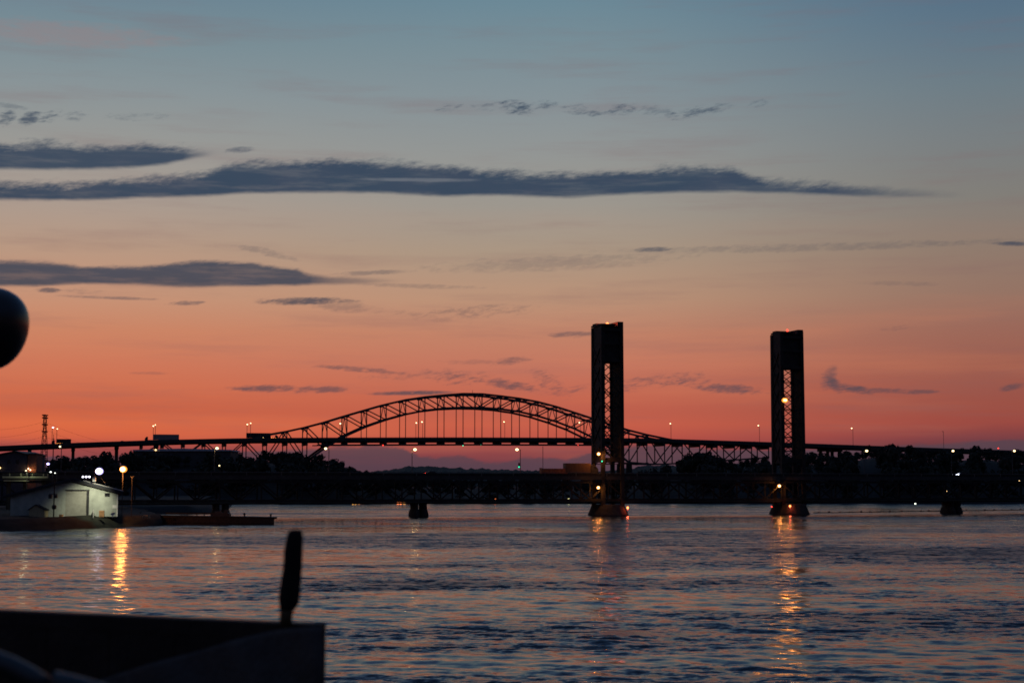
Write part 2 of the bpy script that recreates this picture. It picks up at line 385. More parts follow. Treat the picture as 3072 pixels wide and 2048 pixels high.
# ------------------------------------------------------------------ water
def water_material():
    m = bpy.data.materials.new('river_water'); m.use_nodes = True
    t = NT(m.node_tree); b = t.n['Principled BSDF']
    g = t.n.new('ShaderNodeNewGeometry'); pos = g.outputs['Position']
    X, Y, Z = t.sep(pos)
    # calm slicks and rough streaks drifting across the current
    pv = t.xyz(t.m('MULTIPLY', X, 0.010), t.m('MULTIPLY', Y, 0.024))
    patch = t.noise(pv, 1.0, 4, 0.55)
    pv2 = t.xyz(t.m('MULTIPLY', X, 0.05), t.m('MULTIPLY', Y, 0.16))
    patch2 = t.noise(pv2, 1.0, 3, 0.5)
    amp = t.m('ADD', t.step(patch, 0.42, 0.60), t.m('MULTIPLY', t.step(patch2, 0.40, 0.7), 0.5))
    for (cx, cy, rx, ry, k) in ((5, 137, 28, 15, -1.15), (-48, 170, 34, 62, -0.75), (-13, 166, 17, 17, 0.85), (58, 232, 62, 34, 0.95), (-2, 108, 14, 5, 0.6), (10, 300, 60, 40, 0.4), (-30, 380, 50, 30, -0.4), (70, 150, 34, 14, -0.5), (30, 165, 22, 9, 0.35), (25, 95, 30, 9, -0.3)):
        u = t.m('DIVIDE', t.m('SUBTRACT', X, cx), rx); w = t.m('DIVIDE', t.m('SUBTRACT', Y, cy), ry)
        d = t.m('ADD', t.m('ADD', t.m('MULTIPLY', u, u), t.m('MULTIPLY', w, w)), t.m('MULTIPLY', t.m('SUBTRACT', patch2, 0.5), 2.2))
        amp = t.m('ADD', amp, t.step(d, 1.3, 0.1, 0.0, k))
    amp = t.m('MAXIMUM', amp, 0.0)
    rough = t.m('ADD', t.m('MULTIPLY', amp, 0.09), 0.12)
    amp = t.m('ADD', t.m('MULTIPLY', amp, 1.55), 0.30)
    sx = sy = None
    for sc, a, an in ((0.12, 0.055, 1.4), (0.42, 0.12, 1.5), (1.1, 0.12, 1.4), (2.8, 0.075, 1.3)):
        v = t.xyz(t.m('MULTIPLY', X, 1.0), t.m('MULTIPLY', Y, an), sc * 17.0)
        r, gg, bb = t.sep(t.noise(v, sc, 2.0, 0.5, col=True))
        ax = t.m('MULTIPLY', t.m('SUBTRACT', r, 0.5), a * 2 * 1.0); ay = t.m('MULTIPLY', t.m('SUBTRACT', gg, 0.5), a * 2 * 2.2)
        sx = ax if sx is None else t.m('ADD', sx, ax); sy = ay if sy is None else t.m('ADD', sy, ay)
    N0 = g.outputs['Normal']
    nx, ny, nz = t.sep(N0)
    N = t.vm('NORMALIZE', t.xyz(t.m('ADD', nx, t.m('MULTIPLY', sx, amp)), t.m('ADD', ny, t.m('MULTIPLY', t.m('SUBTRACT', sy, 0.050), amp)), nz))
    t.put(b.inputs['Normal'], N)
    b.inputs['Base Color'].default_value = (0.006, 0.012, 0.018, 1)
    t.put(b.inputs['Roughness'], rough); b.inputs['IOR'].default_value = 1.333
    b.inputs['Specular IOR Level'].default_value = 0.5
    return m
def waves(x, y):
    """height of the low swell and chop; wavelengths 1.6 to 14 m, running mostly along the view"""
    r = np.random.default_rng(5); z = np.zeros_like(x)
    for lam, n, a in ((9, 5, 0.010), (4.5, 8, 0.011), (2.6, 9, 0.009), (1.7, 9, 0.006)):
        for i in range(n):
            th = r.normal(math.pi / 2, 0.55); L = lam * r.uniform(0.75, 1.3); k = 2 * math.pi / L; ph = r.uniform(0, 6.28)
            z += a * np.sin(k * (x * math.cos(th) + y * math.sin(th)) + ph + 0.6*np.sin(x*0.05+ph) + 0.5*np.sin(y*0.035+2*ph))
    return z
def build_water():
    rr = list(np.linspace(1, 60, 24))
    rpx = F / 3.0; d = 1.0 / (rpx * H) * 0.5
    inv = 1 / 61.0
    while inv > 1 / 1000.0: rr.append(1 / inv); inv -= d
    rr += [1000, 1100, 1400, 2000, 3500, 6500, 9500]
    th = np.concatenate([np.radians(np.arange(-180, -21, 3.0)), np.radians(np.arange(-21, 21, 0.06)), np.radians(np.arange(21, 180, 3.0))])
    rr = np.array(rr); nr, nt = len(rr), len(th)
    Rr, T = np.meshgrid(rr, th, indexing='ij')
    x = Rr * np.sin(T); y = Rr * np.cos(T)
    fade = np.clip((700 - Rr) / 500, 0, 1) * np.clip((Rr - 15) / 30, 0, 1) * (np.abs(T) < 0.36)
    z = waves(x, y) * fade
    v = np.stack([x, y, z], -1).reshape(-1, 3)
    i = np.arange(nr - 1)[:, None]; j = np.arange(nt)[None, :]; j2 = (j + 1) % nt
    f = np.stack([i*nt + j, i*nt + j2, (i+1)*nt + j2, (i+1)*nt + j], -1).reshape(-1, 4)
    me = bpy.data.meshes.new('water')
    me.vertices.add(len(v)); me.vertices.foreach_set('co', v.ravel())
    me.loops.add(f.size); me.loops.foreach_set('vertex_index', f[:, ::-1].ravel().astype(np.int32))
    me.polygons.add(len(f)); me.polygons.foreach_set('loop_start', np.arange(0, f.size, 4, dtype=np.int32))
    me.polygons.foreach_set('use_smooth', np.ones(len(f), dtype=bool))
    me.update(calc_edges=True); me.validate()
    me.materials.append(water_material())
    tag(link_mesh('water', me), kind='structure')
build_water()

# ------------------------------------------------------------------ land
SIL = [(-400,1392),(-200,1390),(0,1388),(110,1377),(170,1374),(230,1372),(262,1370),(285,1360),(322,1352),(348,1374),(375,1362),(400,1354),(470,1354),(690,1356),(760,1353),(830,1350),(870,1349),(930,1362),(960,1368),(1000,1372),(1040,1384),(1080,1401),(1120,1412),(1180,1425),(1640,1430),(1850,1427),(1960,1408),(2010,1386),(2060,1360),(2100,1353),(2135,1364),(2200,1379),(2260,1362),(2316,1357),(2430,1356),(2460,1360),(2500,1370),(2530,1354),(2600,1337),(2670,1332),(2740,1342),(2860,1344),(2920,1340),(2970,1342),(3010,1350),(3072,1352),(3300,1346),(3600,1350)]
def ground_z(az, r):
    px = 1536 + F * math.tan(az)
    ridge = zat(interp(px, SIL) + 40, 1020)
    ridge = max(2.5, ridge)
    if r < 850: return -1.2
    u = min(1.0, max(0.0, (r - 856) / 150.0)); u = u*u*(3-2*u)
    z = 1.6 + (ridge - 1.6) * u
    if r < 854: z = 1.2 * (r - 850) / 4
    if r > 1120: w = min(1, (r - 1120) / 150); z = z*(1-w) + min(z, 6.0)*w
    return z + 0.5*math.sin(az*90 + r*0.02)
def build_land():
    azs = np.radians(np.arange(-48, 48.01, 0.3)); rs = [849, 851, 854, 862, 880, 905, 935, 970, 1010, 1060, 1120, 1200, 1280, 1500, 2500, 5200]
    v = []; f = []
    for r in rs:
        for a in azs:
            wob = 3.0 * math.sin(a * 40) + 2 * math.sin(a * 93) if r < 900 else 0
            R1 = (r + wob) / math.cos(a)
            v.append((R1*math.sin(a), R1*math.cos(a), ground_z(a, r)))
    n = len(azs)
    for i in range(len(rs)-1):
        for j in range(n-1): f.append((i*n+j, i*n+j+1, (i+1)*n+j+1, (i+1)*n+j))
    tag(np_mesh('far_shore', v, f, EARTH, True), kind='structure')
    # low wooded hills up the valley
    HT = [(-3000,1418),(900,1416),(1110,1413),(1180,1405),(1240,1399),(1300,1402),(1420,1404),(1500,1406),(1570,1411),(1640,1415),(1850,1407),(1960,1397),(2100,1391),(3072,1395),(6000,1405)]
    v = []; f = []; xs = np.linspace(-2600, 2600, 1400); n = len(xs)
    r2 = np.random.default_rng(3); jag = np.convolve(r2.normal(0, 1, n), np.ones(3)/3, 'same')
    for row, (D, k) in enumerate(((4300, 0.0), (4600, 0.75), (4800, 1.0), (5300, 0.4))):
        for i, x in enumerate(xs):
            px = 1536 + F * x / 4800
            z = (zat(interp(px, HT), 4800) + jag[i]*2.6 + (2.5*math.sin(x*0.02) if k == 1 else 0)) * k
            v.append((x, D, z))
    for a in range(3):
        for j in range(n-1): f.append((a*n+j, a*n+j+1, (a+1)*n+j+1, (a+1)*n+j))
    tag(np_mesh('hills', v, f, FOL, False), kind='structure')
    # the near shore on the left, a low quay spit
    def zz(x, y, edge): return 2.5 if edge > 4 else -0.6 + edge*0.78
    edge_pts = [(-420,1592),(-150,1592),(0,1590),(120,1587),(250,1583),(330,1580),(380,1578),(440,1576),(486,1574),(497,1568)]
    front = [P(a, b, 9.7*F/(b-1455)) for a, b in edge_pts]
    rows = []
    for off, z in ((-2.5, -0.8), (0, 0.0), (2.2, 1.1), (4.5, 2.1), (9.0, 2.6), (22, 2.6), (40, 2.7), (70, 2.9)):
        row = []
        for i, p in enumerate(front):
            jit = 0.7 * math.sin(i*2.3 + off)
            zz_ = z + (0.25*math.sin(i*1.7+off*0.8) if z > 0.5 else 0)
            taper = 1.0 if i < len(front)-3 else (0.55, 0.4, 0.3)[i-(len(front)-3)]
            row.append((p.x - (off*0.15 if off > 0 else 0), p.y + off*taper + jit, zz_ if i < len(front)-1 else min(zz_, 1.4)))
        rows.append(row)
    # sides and back
    v = [q for r in rows for q in r]; n = len(front); f = []
    for i in range(len(rows)-1):
        for j in range(n-1): f.append((i*n+j, i*n+j+1, (i+1)*n+j+1, (i+1)*n+j))
    k = len(v); v += [(q[0]+1.0, q[1], -1.0) for q in [r[-1] for r in rows]]
    for i in range(len(rows)-1): f.append((i*n+n-1, k+i, k+i+1, (i+1)*n+n-1))
    # wider ground behind the spit, to the far shore on the left
    kb = len(v); bx = [rows[-1][j] for j in range(n)]
    v += [(q[0]*2.25 - 22, 868.0, 4.0) for q in bx]
    for j in range(n-4): f.append((7*n+j, 7*n+j+1, kb+j+1, kb+j))
    tag(np_mesh('near_shore', v, f, GRASS, True), kind='structure')
build_land()
def left_bank():
    fr = [(-420,545),(-100,548),(200,543),(420,549),(560,546),(628,553),(668,580),(684,640),(692,730),(698,840),(700,872)]
    base = [Vector((P(a, 1500, D).x, D, 0)) for a, D in fr]
    rows = []
    for off, z in ((-1.5, -.8), (0, 0), (2.5, 1.2), (6, 2.4), (14, 3.0)):
        rows.append([(p.x - (off if i >= 5 else off*.2), p.y + (off if i < 7 else off*.3), z + (.3*math.sin(i*2.1+off) if z > 1 else 0)) for i, p in enumerate(base)])
    n = len(base); rows.append([(min(p.x, P(640, 1500, 872).x) * 1.0 if i > 4 else p.x*1.55, 876 - .01*i, 4.2) for i, p in enumerate(base)])
    v = [q for r in rows for q in r]; f = [(i*n+j, i*n+j+1, (i+1)*n+j+1, (i+1)*n+j) for i in range(len(rows)-1) for j in range(n-1)]
    tag(np_mesh('left_bank', v, f, EARTH, True), kind='structure')
left_bank()

# ------------------------------------------------------------------ trees
def crown_arrays(seed, nblob=7, nleaf=46):
    r = np.random.default_rng(seed); Q = []
    for b in range(nblob):
        a = r.uniform(0, 6.28); d = r.uniform(0.05, 0.30); c = np.array([d*math.cos(a), d*math.sin(a), r.uniform(0.38, 0.80)])
        rad = r.uniform(0.15, 0.26) * (1.15 - 0.5*abs(c[2]-0.55))
        for i in range(nleaf):
            n = r.normal(size=3); n /= np.linalg.norm(n); p = c + n*rad*r.uniform(0.6, 1.05)*np.array([1, 1, 0.85])
            u = r.normal(size=3); u -= u.dot(n)*n*0.7; u /= np.linalg.norm(u); w = np.cross(n, u); w /= np.linalg.norm(w)
            s = r.uniform(0.035, 0.075)
            Q.append([p - u*s - w*s*0.7, p + u*s - w*s*0.5, p + u*s*0.8 + w*s*0.7, p - u*s*0.7 + w*s*0.6])
    return np.array(Q)
PROTO = [crown_arrays(100 + i) for i in range(6)]
def far_wood(name, count, lo, hi, exclude):
    V = []; r = np.random.default_rng(int(abs(lo)) + 9)
    k = 0
    while k < count:
        px = r.uniform(lo, hi)
        if any(a < px < b for a, b in exclude): continue
        D = r.uniform(872, 1130); az = math.atan((px-1536)/F)
        gz = ground_z(az, D) - 0.3
        top = zat(interp(px, SIL) + r.normal(4, 5) + (0 if r.random() < .7 else 10), D)
        h = top - gz
        if h < 2.0: h = 2.0
        h = min(h, 17); wdt = max(h*r.uniform(0.7, 1.0), 5.0)
        q = PROTO[r.integers(6)]; a = r.uniform(0, 6.28); ca, sa = math.cos(a), math.sin(a)
        M = np.array([[ca*wdt, -sa*wdt, 0], [sa*wdt, ca*wdt, 0], [0, 0, h*1.02]])
        V.append(q @ M.T + np.array([D*math.tan(az), D, gz])); k += 1
        # undergrowth under it
        q2 = q[:90] @ np.array([[wdt, 0, 0], [0, wdt, 0], [0, 0, h*0.6]]) + np.array([D*math.tan(az), D, gz - h*0.12]); V.append(q2)
    v = np.concatenate(V).reshape(-1, 3); f = np.arange(len(v)).reshape(-1, 4)
    me = bpy.data.meshes.new(name); me.vertices.add(len(v)); me.vertices.foreach_set('co', v.ravel())
    me.loops.add(f.size); me.loops.foreach_set('vertex_index', f.ravel().astype(np.int32))
    me.polygons.add(len(f)); me.polygons.foreach_set('loop_start', np.arange(0, f.size, 4, dtype=np.int32)); me.update(calc_edges=True)
    me.materials.append(FOL)
    tag(link_mesh(name, me), kind='stuff')
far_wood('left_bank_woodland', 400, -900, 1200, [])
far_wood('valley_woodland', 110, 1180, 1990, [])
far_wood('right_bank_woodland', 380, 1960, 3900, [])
CROWN_ME = []
for q in PROTO:
    vv = q.reshape(-1, 3); me = bpy.data.meshes.new('crown'); me.from_pydata(vv.tolist(), [], np.arange(len(vv)).reshape(-1, 4).tolist()); me.materials.append(FOL); CROWN_ME.append(me)
def tree(px, top, D, width, gz, label, seed, grp='trees on the far banks'):
    az = math.atan((px-1536)/F); x = D*math.tan(az); base = Vector((x, D, gz)); h = zat(top, D) - gz
    t = thing('tree', base, label, 'tree', grp)
    c = link_mesh('crown', CROWN_ME[seed % 6], None)
    c.matrix_basis = Matrix.Translation(base) @ Matrix.Rotation(seed*1.3, 4, 'Z') @ Matrix.Diagonal((width, width, h, 1)); adopt(c, t)
    b = MB(); b.tube([base + Vector((0, 0, -0.5)), base + Vector((0.02*h, 0, h*0.3)), base + Vector((0, 0, h*0.62))], max(0.15, h*0.022), 7); b.build('trunk', BARK, t)
    for k in range(3):
        a = k*2.1 + seed; b = MB()
        b.tube([base + Vector((0.01*h, 0, h*0.32)), base + Vector((0.15*width*math.cos(a), 0.15*width*math.sin(a), h*0.5)), base + Vector((0.25*width*math.cos(a), 0.25*width*math.sin(a), h*0.66))], max(0.08, h*0.011), 5)
        b.build('branch', BARK, t)
TR = [(282,1357,'dark rounded tree just left of the second highway pier from the left'),
      (323,1350,'taller domed tree left of the bridge pier behind the orange lamp'),
      (388,1352,'bushy tree at the left end of the long pale-roofed warehouse'),
      (866,1346,'treetop at the crest of the wooded slope under the arch springing'),
      (935,1360,'tree on the shoulder of the left slope below the arch bridge'),
      (1004,1371,'small tree low on the left slope where the valley opens'),
      (2098,1350,'tall rounded tree in front of the right approach truss'),
      (2500,1364,'small bush-like tree just right of the right lift tower'),
      (2668,1329,'domed tree rising over the high road at the right'),
      (2925,1337,'spiky topped tree on the ridge at the far right')]
for i, (px, top, lb) in enumerate(TR):
    D = 905 + 11*(i % 4); az = math.atan((px-1536)/F); gz = ground_z(az, D) - 0.3
    h = zat(top, D) - gz
    tree(px, top, D, max(8, min(h*0.95, 15)), gz, lb, i + 1)

# ------------------------------------------------------------------ arch bridge (high road bridge behind)
AT = Vector((0.961, 0.276, 0)).normalized(); AN = Vector((AT.y, -AT.x, 0))       # along the road, towards the camera
AC = Vector(((1407-1536)/F*1380, 1380, 0)); HALF = 12.0
PANEL = 16.55
def apt(s, off, z): p = AC + AT*s + AN*off; return Vector((p.x, p.y, z))
DK = [(-300,1352),(0,1341),(134,1335.5),(350,1327),(600,1319.5),(800,1317),(950,1316),(1400,1315),(1800,1316.5),(1950,1318),(2060,1321),(2200,1326),(2400,1332),(2600,1340),(2760,1345),(2900,1350),(3300,1362)]
def s_px(s): p = apt(s, 0, 60); return 1536 + F*p.x/p.y
def deck_z(s):
    p = apt(s, HALF, 0); px = 1536 + F*p.x/p.y; return zat(interp(px, DK), p.y)
arch = thing('arch_bridge', apt(0, 0, 0), 'dark steel through arch bridge carrying the high road across the valley', 'bridge')
TOP = [(0.5,1185.2),(1.5,1189.5),(2.5,1195),(3.5,1203.5),(4.5,1216.5),(5.5,1233),(6.5,1250),(7.5,1268),(8.5,1283.5),(9.5,1296.5),(10.5,1307)]
BOT = [(0.5,1225.5),(1.5,1228),(2.5,1234.5),(3.5,1246),(4.5,1262),(5.5,1282),(6.5,1308),(7.5,1341),(8.5,1384),(9.5,1388),(10.5,1388),(11.5,1385),(12.5,1381),(13.5,1377),(14.5,1373),(15.5,1369),(16.5,1364)]
def zl(tab, k):
    s = -k*PANEL; return zat(interp(k, tab), apt(s, -HALF, 0).y)
KS = [i + 0.5 for i in range(-17, 17)]
def topz(k):
    a = abs(k); return zl(TOP, a) if a <= 10.5 else deck_z(k*PANEL) - 1.2
def botz(k): return zl(BOT, abs(k))
def arch_bridge():
    sd = 2*HALF
    # road deck, from one side of the frame far past the other
    ss = np.linspace(-980, 1000, 100)
    b = MB(); rings = []
    for s in ss:
        z = deck_z(s); rings.append([tuple(apt(s, -HALF-1.0, z)), tuple(apt(s, HALF+1.0, z)), tuple(apt(s, HALF+1.0, z-2.1)), tuple(apt(s, HALF-1, z-2.9)), tuple(apt(s, -HALF+1, z-2.9)), tuple(apt(s, -HALF-1.0, z-2.1))])
    b.loft(rings); b.build('road_deck', ASPH, arch)
    for off in (-HALF-0.85, HALF+0.85):
        for i in range(0, 99, 3):
            j = min(i+3, 99)
            bar('parapet_rail', apt(ss[i], off, deck_z(ss[i])+0.55), apt(ss[j], off, deck_z(ss[j])+0.55), 0.25, 1.1, ARCHS, arch)
    for side in (-1, 1):
        off = side*HALF
        for a, c in zip(KS[:-1], KS[1:]):
            s0, s1 = a*PANEL, c*PANEL
            bar('top_chord', apt(s0, off, topz(a)), apt(s1, off, topz(c)), 1.3, 1.7, ARCHS, arch)
            bar('bottom_chord', apt(s0, off, botz(a)), apt(s1, off, botz(c)), 1.3, 1.7 if abs(a) < 9 else 1.2, ARCHS, arch)
            # one diagonal per panel, leaning in towards the crown; the side trusses zigzag
            if abs(a) < 9.4 and abs(c) < 9.4:
                if a < 0 < c:
                    bar('diagonal', apt(s0, off, topz(a)), apt(s1, off, botz(c)), 0.8, 0.8, ARCHS, arch); continue
                o, i = (a, c) if abs(a) > abs(c) else (c, a)
                bar('diagonal', apt(o*PANEL, off, topz(o)), apt(i*PANEL, off, botz(i)), 0.85, 0.85, ARCHS, arch)
            else:
                q = int(abs(a) if abs(a) > abs(c) else abs(c)) % 2
                o, i = (a, c) if abs(a) > abs(c) else (c, a)
                if q: bar('diagonal', apt(o*PANEL, off, topz(o)), apt(i*PANEL, off, botz(i)), 0.85, 0.85, ARCHS, arch)
                else: bar('diagonal', apt(i*PANEL, off, topz(i)), apt(o*PANEL, off, botz(o)), 0.85, 0.85, ARCHS, arch)
        for k in KS:
            s = k*PANEL
            bar('vertical', apt(s, off, botz(k)), apt(s, off, topz(k)), 0.8, 0.8, ARCHS, arch)
            if abs(k) < 7.4: bar('hanger', apt(s, off, deck_z(s)-2.5), apt(s, off, botz(k)), 0.55, 0.55, ARCHS, arch)
            b = MB()
            if abs(k) < 10: bar('gusset_plate', apt(s-1.3, off, topz(k)-0.6), apt(s+1.3, off, topz(k)-0.6), 1.35, 2.0, ARCHS, arch); bar('gusset_plate', apt(s-1.3, off, botz(k)+0.3), apt(s+1.3, off, botz(k)+0.3), 1.35, 1.9, ARCHS, arch)
        # deck stiffening truss under the road between the springings
        for k in range(-8, 8):
            bar('floor_chord', apt(k*PANEL, off, deck_z(k*PANEL)-4.9), apt((k+1)*PANEL, off, deck_z((k+1)*PANEL)-4.9), 0.7, 0.9, ARCHS, arch)
    for k in KS:
        s = k*PANEL
        # sway frames between the two trusses
        if abs(k) < 10:
            m = apt(s, 0, topz(k)-0.3)
            bar('cross_strut', apt(s, -HALF, topz(k)-0.3), apt(s, HALF, topz(k)-0.3), 0.7, 0.7, ARCHS, arch)
            lowz = botz(k) if abs(k) < 7 else deck_z(s) + 5.5
            for side in (-1, 1):
                if topz(k) - lowz > 3: bar('sway_brace', m, apt(s, side*HALF, lowz), 0.5, 0.5, ARCHS, arch)
        bar('floor_beam', apt(s, -HALF, deck_z(s)-3.7), apt(s, HALF, deck_z(s)-3.7), 1.6, 3.2, ARCHS, arch)
    for k0 in range(-8, 8):
        if k0+0.5 in KS and k0+1.5 in KS and abs(k0+0.5) < 8.6 and abs(k0+1.5) < 8.6:
            for sg in (-1, 1): bar('wind_brace', apt((k0+.5)*PANEL, sg*HALF, topz(k0+.5)), apt((k0+1.5)*PANEL, -sg*HALF, topz(k0+1.5)), 0.4, 0.4, ARCHS, arch)
    # approach piers and the two springing piers
    def pier(s, w, name='approach_pier'):
        z = deck_z(s) - 2.8
        b = MB()
        for off in (-7, 7):
            p = apt(s, off, 0); g = 2.0
            b.box((p.x, p.y, (z+g)/2), (w, 2.4, z-g), math.atan2(AT.y, AT.x))
        p = apt(s, 0, z-1.3); b.box((p.x, p.y, z-1.25), (w*1.25, 22, 2.4), math.atan2(AT.y, AT.x))
        b.build(name, CONC, arch)
    for px in (92, 222, 352, 470):
        k = (px-1536)/F; s = -400.0
        for _ in range(30):
            e = s_px(s) - px; s -= e*0.28
        pier(s, 2.2)
    for px in (2470, 2505, 2640, 2800):
        s = 400.0
        for _ in range(30):
            e = s_px(s) - px; s -= e*0.28
        pier(s, 2.2)
    for k in (-8.5, 8.5):
        b = MB()
        for off in (-HALF, HALF):
            p = apt(k*PANEL, off, 0); b.lathe((p.x, p.y, 0), [(3.4, 0), (3.0, 8), (2.6, botz(k)-0.6)], 10)
        b.build('springing_pier', CONC, arch)
    # red and green marks under the span, parts of the bridge
    for px, py, m in ((1149,1335,G_RED),(1734,1334,G_RED),(1389,1336,G_GRN),(1442,1333,G_GRN)):
        s = (px-1407)/F*1380/0.961
        p = apt(s, HALF+0.9, 0); o = ball('navigation_light', P(px, py, p.y), 0.42, m, arch)
    m = apt(0, HALF, topz(0.5)); bar('antenna', m, m + Vector((0, 0, 3.2)), 0.25, 0.25, ARCHS, arch)
    for sx in (-8, 8):
        pass
arch_bridge()

def s_at(px, off=0.0):
    s = (px-1407)/F*1380/0.961
    for _ in range(40):
        p = apt(s, off, 60); s -= (1536 + F*p.x/p.y - px)*0.28
    return s
def street_lamp(base, head, label, gm, r, group, power=0, lcol=(1, .62, .26), pm=POLE, pr=0.18):
    t = thing('street_lamp', base, label, 'lamp', group)
    b = MB(); b.tube([base, Vector((base.x, base.y, head.z*0.0 + base.z + (head.z-base.z)*1.0))], pr, 7); b.build('pole', pm, t)
    if (Vector((head.x, head.y, 0)) - Vector((base.x, base.y, 0))).length > 0.25:
        topp = Vector((base.x, base.y, head.z))
        b = MB(); b.tube([topp + Vector((0, 0, -0.4)), topp.lerp(head, 0.5) + Vector((0, 0, r*0.9)), head + Vector((0, 0, r*0.9))], pr*0.8, 6); b.build('arm', pm, t)
    if power: lamp_light(head - Vector((0, 0, r*1.25)), lcol, power, r*.5, t)
    if gm is not None:
        ball('lamp_head', head, r, gm, t, 0.75)
    else:
        block('lamp_head', head, (1.2, 0.6, 0.35), pm, t)
    b = MB(); b.lathe((head.x, head.y, head.z + r*0.72), [(r*0.85, 0), (r*0.55, r*0.3), (0.02, r*0.38)], 10); b.build('lamp_hood', pm, t)
    return t
G1 = 'street lamps along the high arch bridge'
for px, py, bx, side, gm, r, lb in [
    (159,1282,158,-1,G_VLR,0.62,'violet-white street lamp on the high road just right of the power pylon'),
    (172,1286,172,1,G_ROAD,0.42,'small yellow street lamp between the violet lamp and the orange-lit truck'),
    (460,1277.5,461,-1,G_ROAD,0.55,'left one of the two lamps above the pale box trailer'),
    (466,1274,467,1,G_ROAD,0.40,'right one of the two lamps above the pale box trailer'),
    (742,1272.5,742,-1,G_ROAD,0.55,'left lamp of the pair over the dark truck where the arch begins'),
    (752,1269,752,1,G_ROAD,0.45,'right lamp of the pair over the dark truck where the arch begins'),
    (1021,1270,1020,1,G_ROAD,0.60,'single lamp seen through the left haunch of the arch'),
    (1249,1268,1248,-1,G_ROAD,0.55,'left lamp of the pair among the hangers under the arch'),
    (1266,1265,1268,1,G_ROAD,0.55,'right lamp of the pair among the hangers under the arch'),
    (1512,1265,1514,1,G_ROAD,0.50,'single lamp among the hangers right of the arch crown'),
    (1738,1267,1741,1,G_ROAD,0.55,'lamp inside the arch just left of the left lift tower'),
    (2011,1270,2012,1,G_ROAD,0.55,'lamp over the sloping top chord right of the left lift tower'),
    (2275,1276,2277,1,G_ROAD,0.55,'lamp on the high road just left of the right lift tower'),
    (2555,1284,2557,1,G_ROAD,0.55,'last lit lamp on the high road right of the right lift tower'),
    (2828,1294,2828,1,None,0.4,'unlit lamp mast on the high road near the right edge')]:
    s = s_at(bx, side*HALF); b0 = apt(s, side*(HALF+0.4), deck_z(s) - 0.2); hd = P(px, py, b0.y)
    street_lamp(b0, hd, lb, gm, r, G1)

# ------------------------------------------------------------------ vehicles
RZ = math.atan2(AT.y, AT.x)
def wheel(parent, c, r, w, rz):
    n = Vector((-math.sin(rz), math.cos(rz), 0)); x = Vector((math.cos(rz), math.sin(rz), 0)); c = Vector(c)
    def disc(nm, rad, ww, m, par):
        b = MB(); b.loft([[tuple(c + n*o + x*rad*math.cos(a) + Vector((0, 0, rad*math.sin(a)))) for a in np.linspace(0, 2*math.pi, 15)[:-1]] for o in (-ww/2, ww/2)]); return b.build(nm, m, par)
    o = disc('wheel', r, w, TYRE, parent); disc('rim', r*0.55, w+0.04, POLE, o)
def truck(base, rz, L, hgt, label, body_m, cab_front=True, lights=None, cat='truck', facing=-1):
    t = thing('box_truck', base, label, cat)
    x = Vector((math.cos(rz), math.sin(rz), 0)); n = Vector((-x.y, x.x, 0)); up = Vector((0, 0, 1))
    def q(a, c, z): return base + x*a + n*c + up*z
    bl = L*0.76
    b = MB(); b.box(q(L/2 - bl/2 if facing < 0 else -L/2 + bl/2, 0, 1.2 + hgt/2), (bl, 2.5, hgt), rz); b.build('box_body', body_m, t)
    off = -L/2 + 1.3 if facing < 0 else L/2 - 1.3
    ch = min(2.9, hgt + 0.4); f = facing
    cb = MB(); prof = [(-1.2, 0.7), (1.2, 0.7), (1.2, 0.7 + ch), (0.2, 0.7 + ch + 0.1), (-0.8, 0.7 + ch*0.72), (-1.25, 0.7 + ch*0.5)]
    v = []
    for c in (-1.2, 1.2): v += [tuple(q(off + (a if f < 0 else -a), c, z)) for a, z in prof]
    m = len(prof); cb.add(v, [tuple(range(m)), tuple(range(2*m-1, m-1, -1))] + [(i, i+m, (i+1) % m + m, (i+1) % m) for i in range(m)])
    cab = cb.build('cab', DARK, t)
    w = MB(); w.box(q(off + 0.05*f, -1.21, 0.7 + ch*0.72), (0.9, 0.04, ch*0.25), rz); w.build('window', GLASS, cab)
    b = MB(); b.box(q(0, 0, 0.95), (L*0.96, 0.9, 0.3), rz); b.build('chassis', DARK, t)
    for a in (off + 0.2*f, -off*0.45, -off*0.72):
        for c in (-1.05, 1.05): wheel(t, q(a, c, 0.5), 0.5, 0.32, rz)
    for a, z, m, r in lights or (): ball('marker_lamp', q(a, -1.3, z), r, m, t)
    return t
def on_arch(px, off=6.0): s = s_at(px, off); return apt(s, off, deck_z(s) + 0.03)
truck(on_arch(487), RZ, 27, 4.4, 'pale mauve box trailer truck on the high road left of the arch', TRAIL)
truck(on_arch(788), RZ, 26, 4.0, 'dark trailer truck with amber side lamps at the left foot of the arch', DARK, lights=[(-2.5,1.3,G_DIM,0.28),(0.5,1.5,G_DIM,0.22),(7.5,1.3,G_ORG,0.22),(9,1.3,G_ORG,0.2),(10.5,1.2,G_ORG,0.22)], facing=1)
truck(on_arch(186), RZ, 15, 3.4, 'small truck with a row of orange lamps near the power pylon', DARK, lights=[(-4,1.2,G_ORG,0.16),(-2.5,1.2,G_ORG,0.16),(-1,1.2,G_ORG,0.16),(0.5,1.2,G_ORG,0.16),(-4,2.9,G_RED,0.1)])
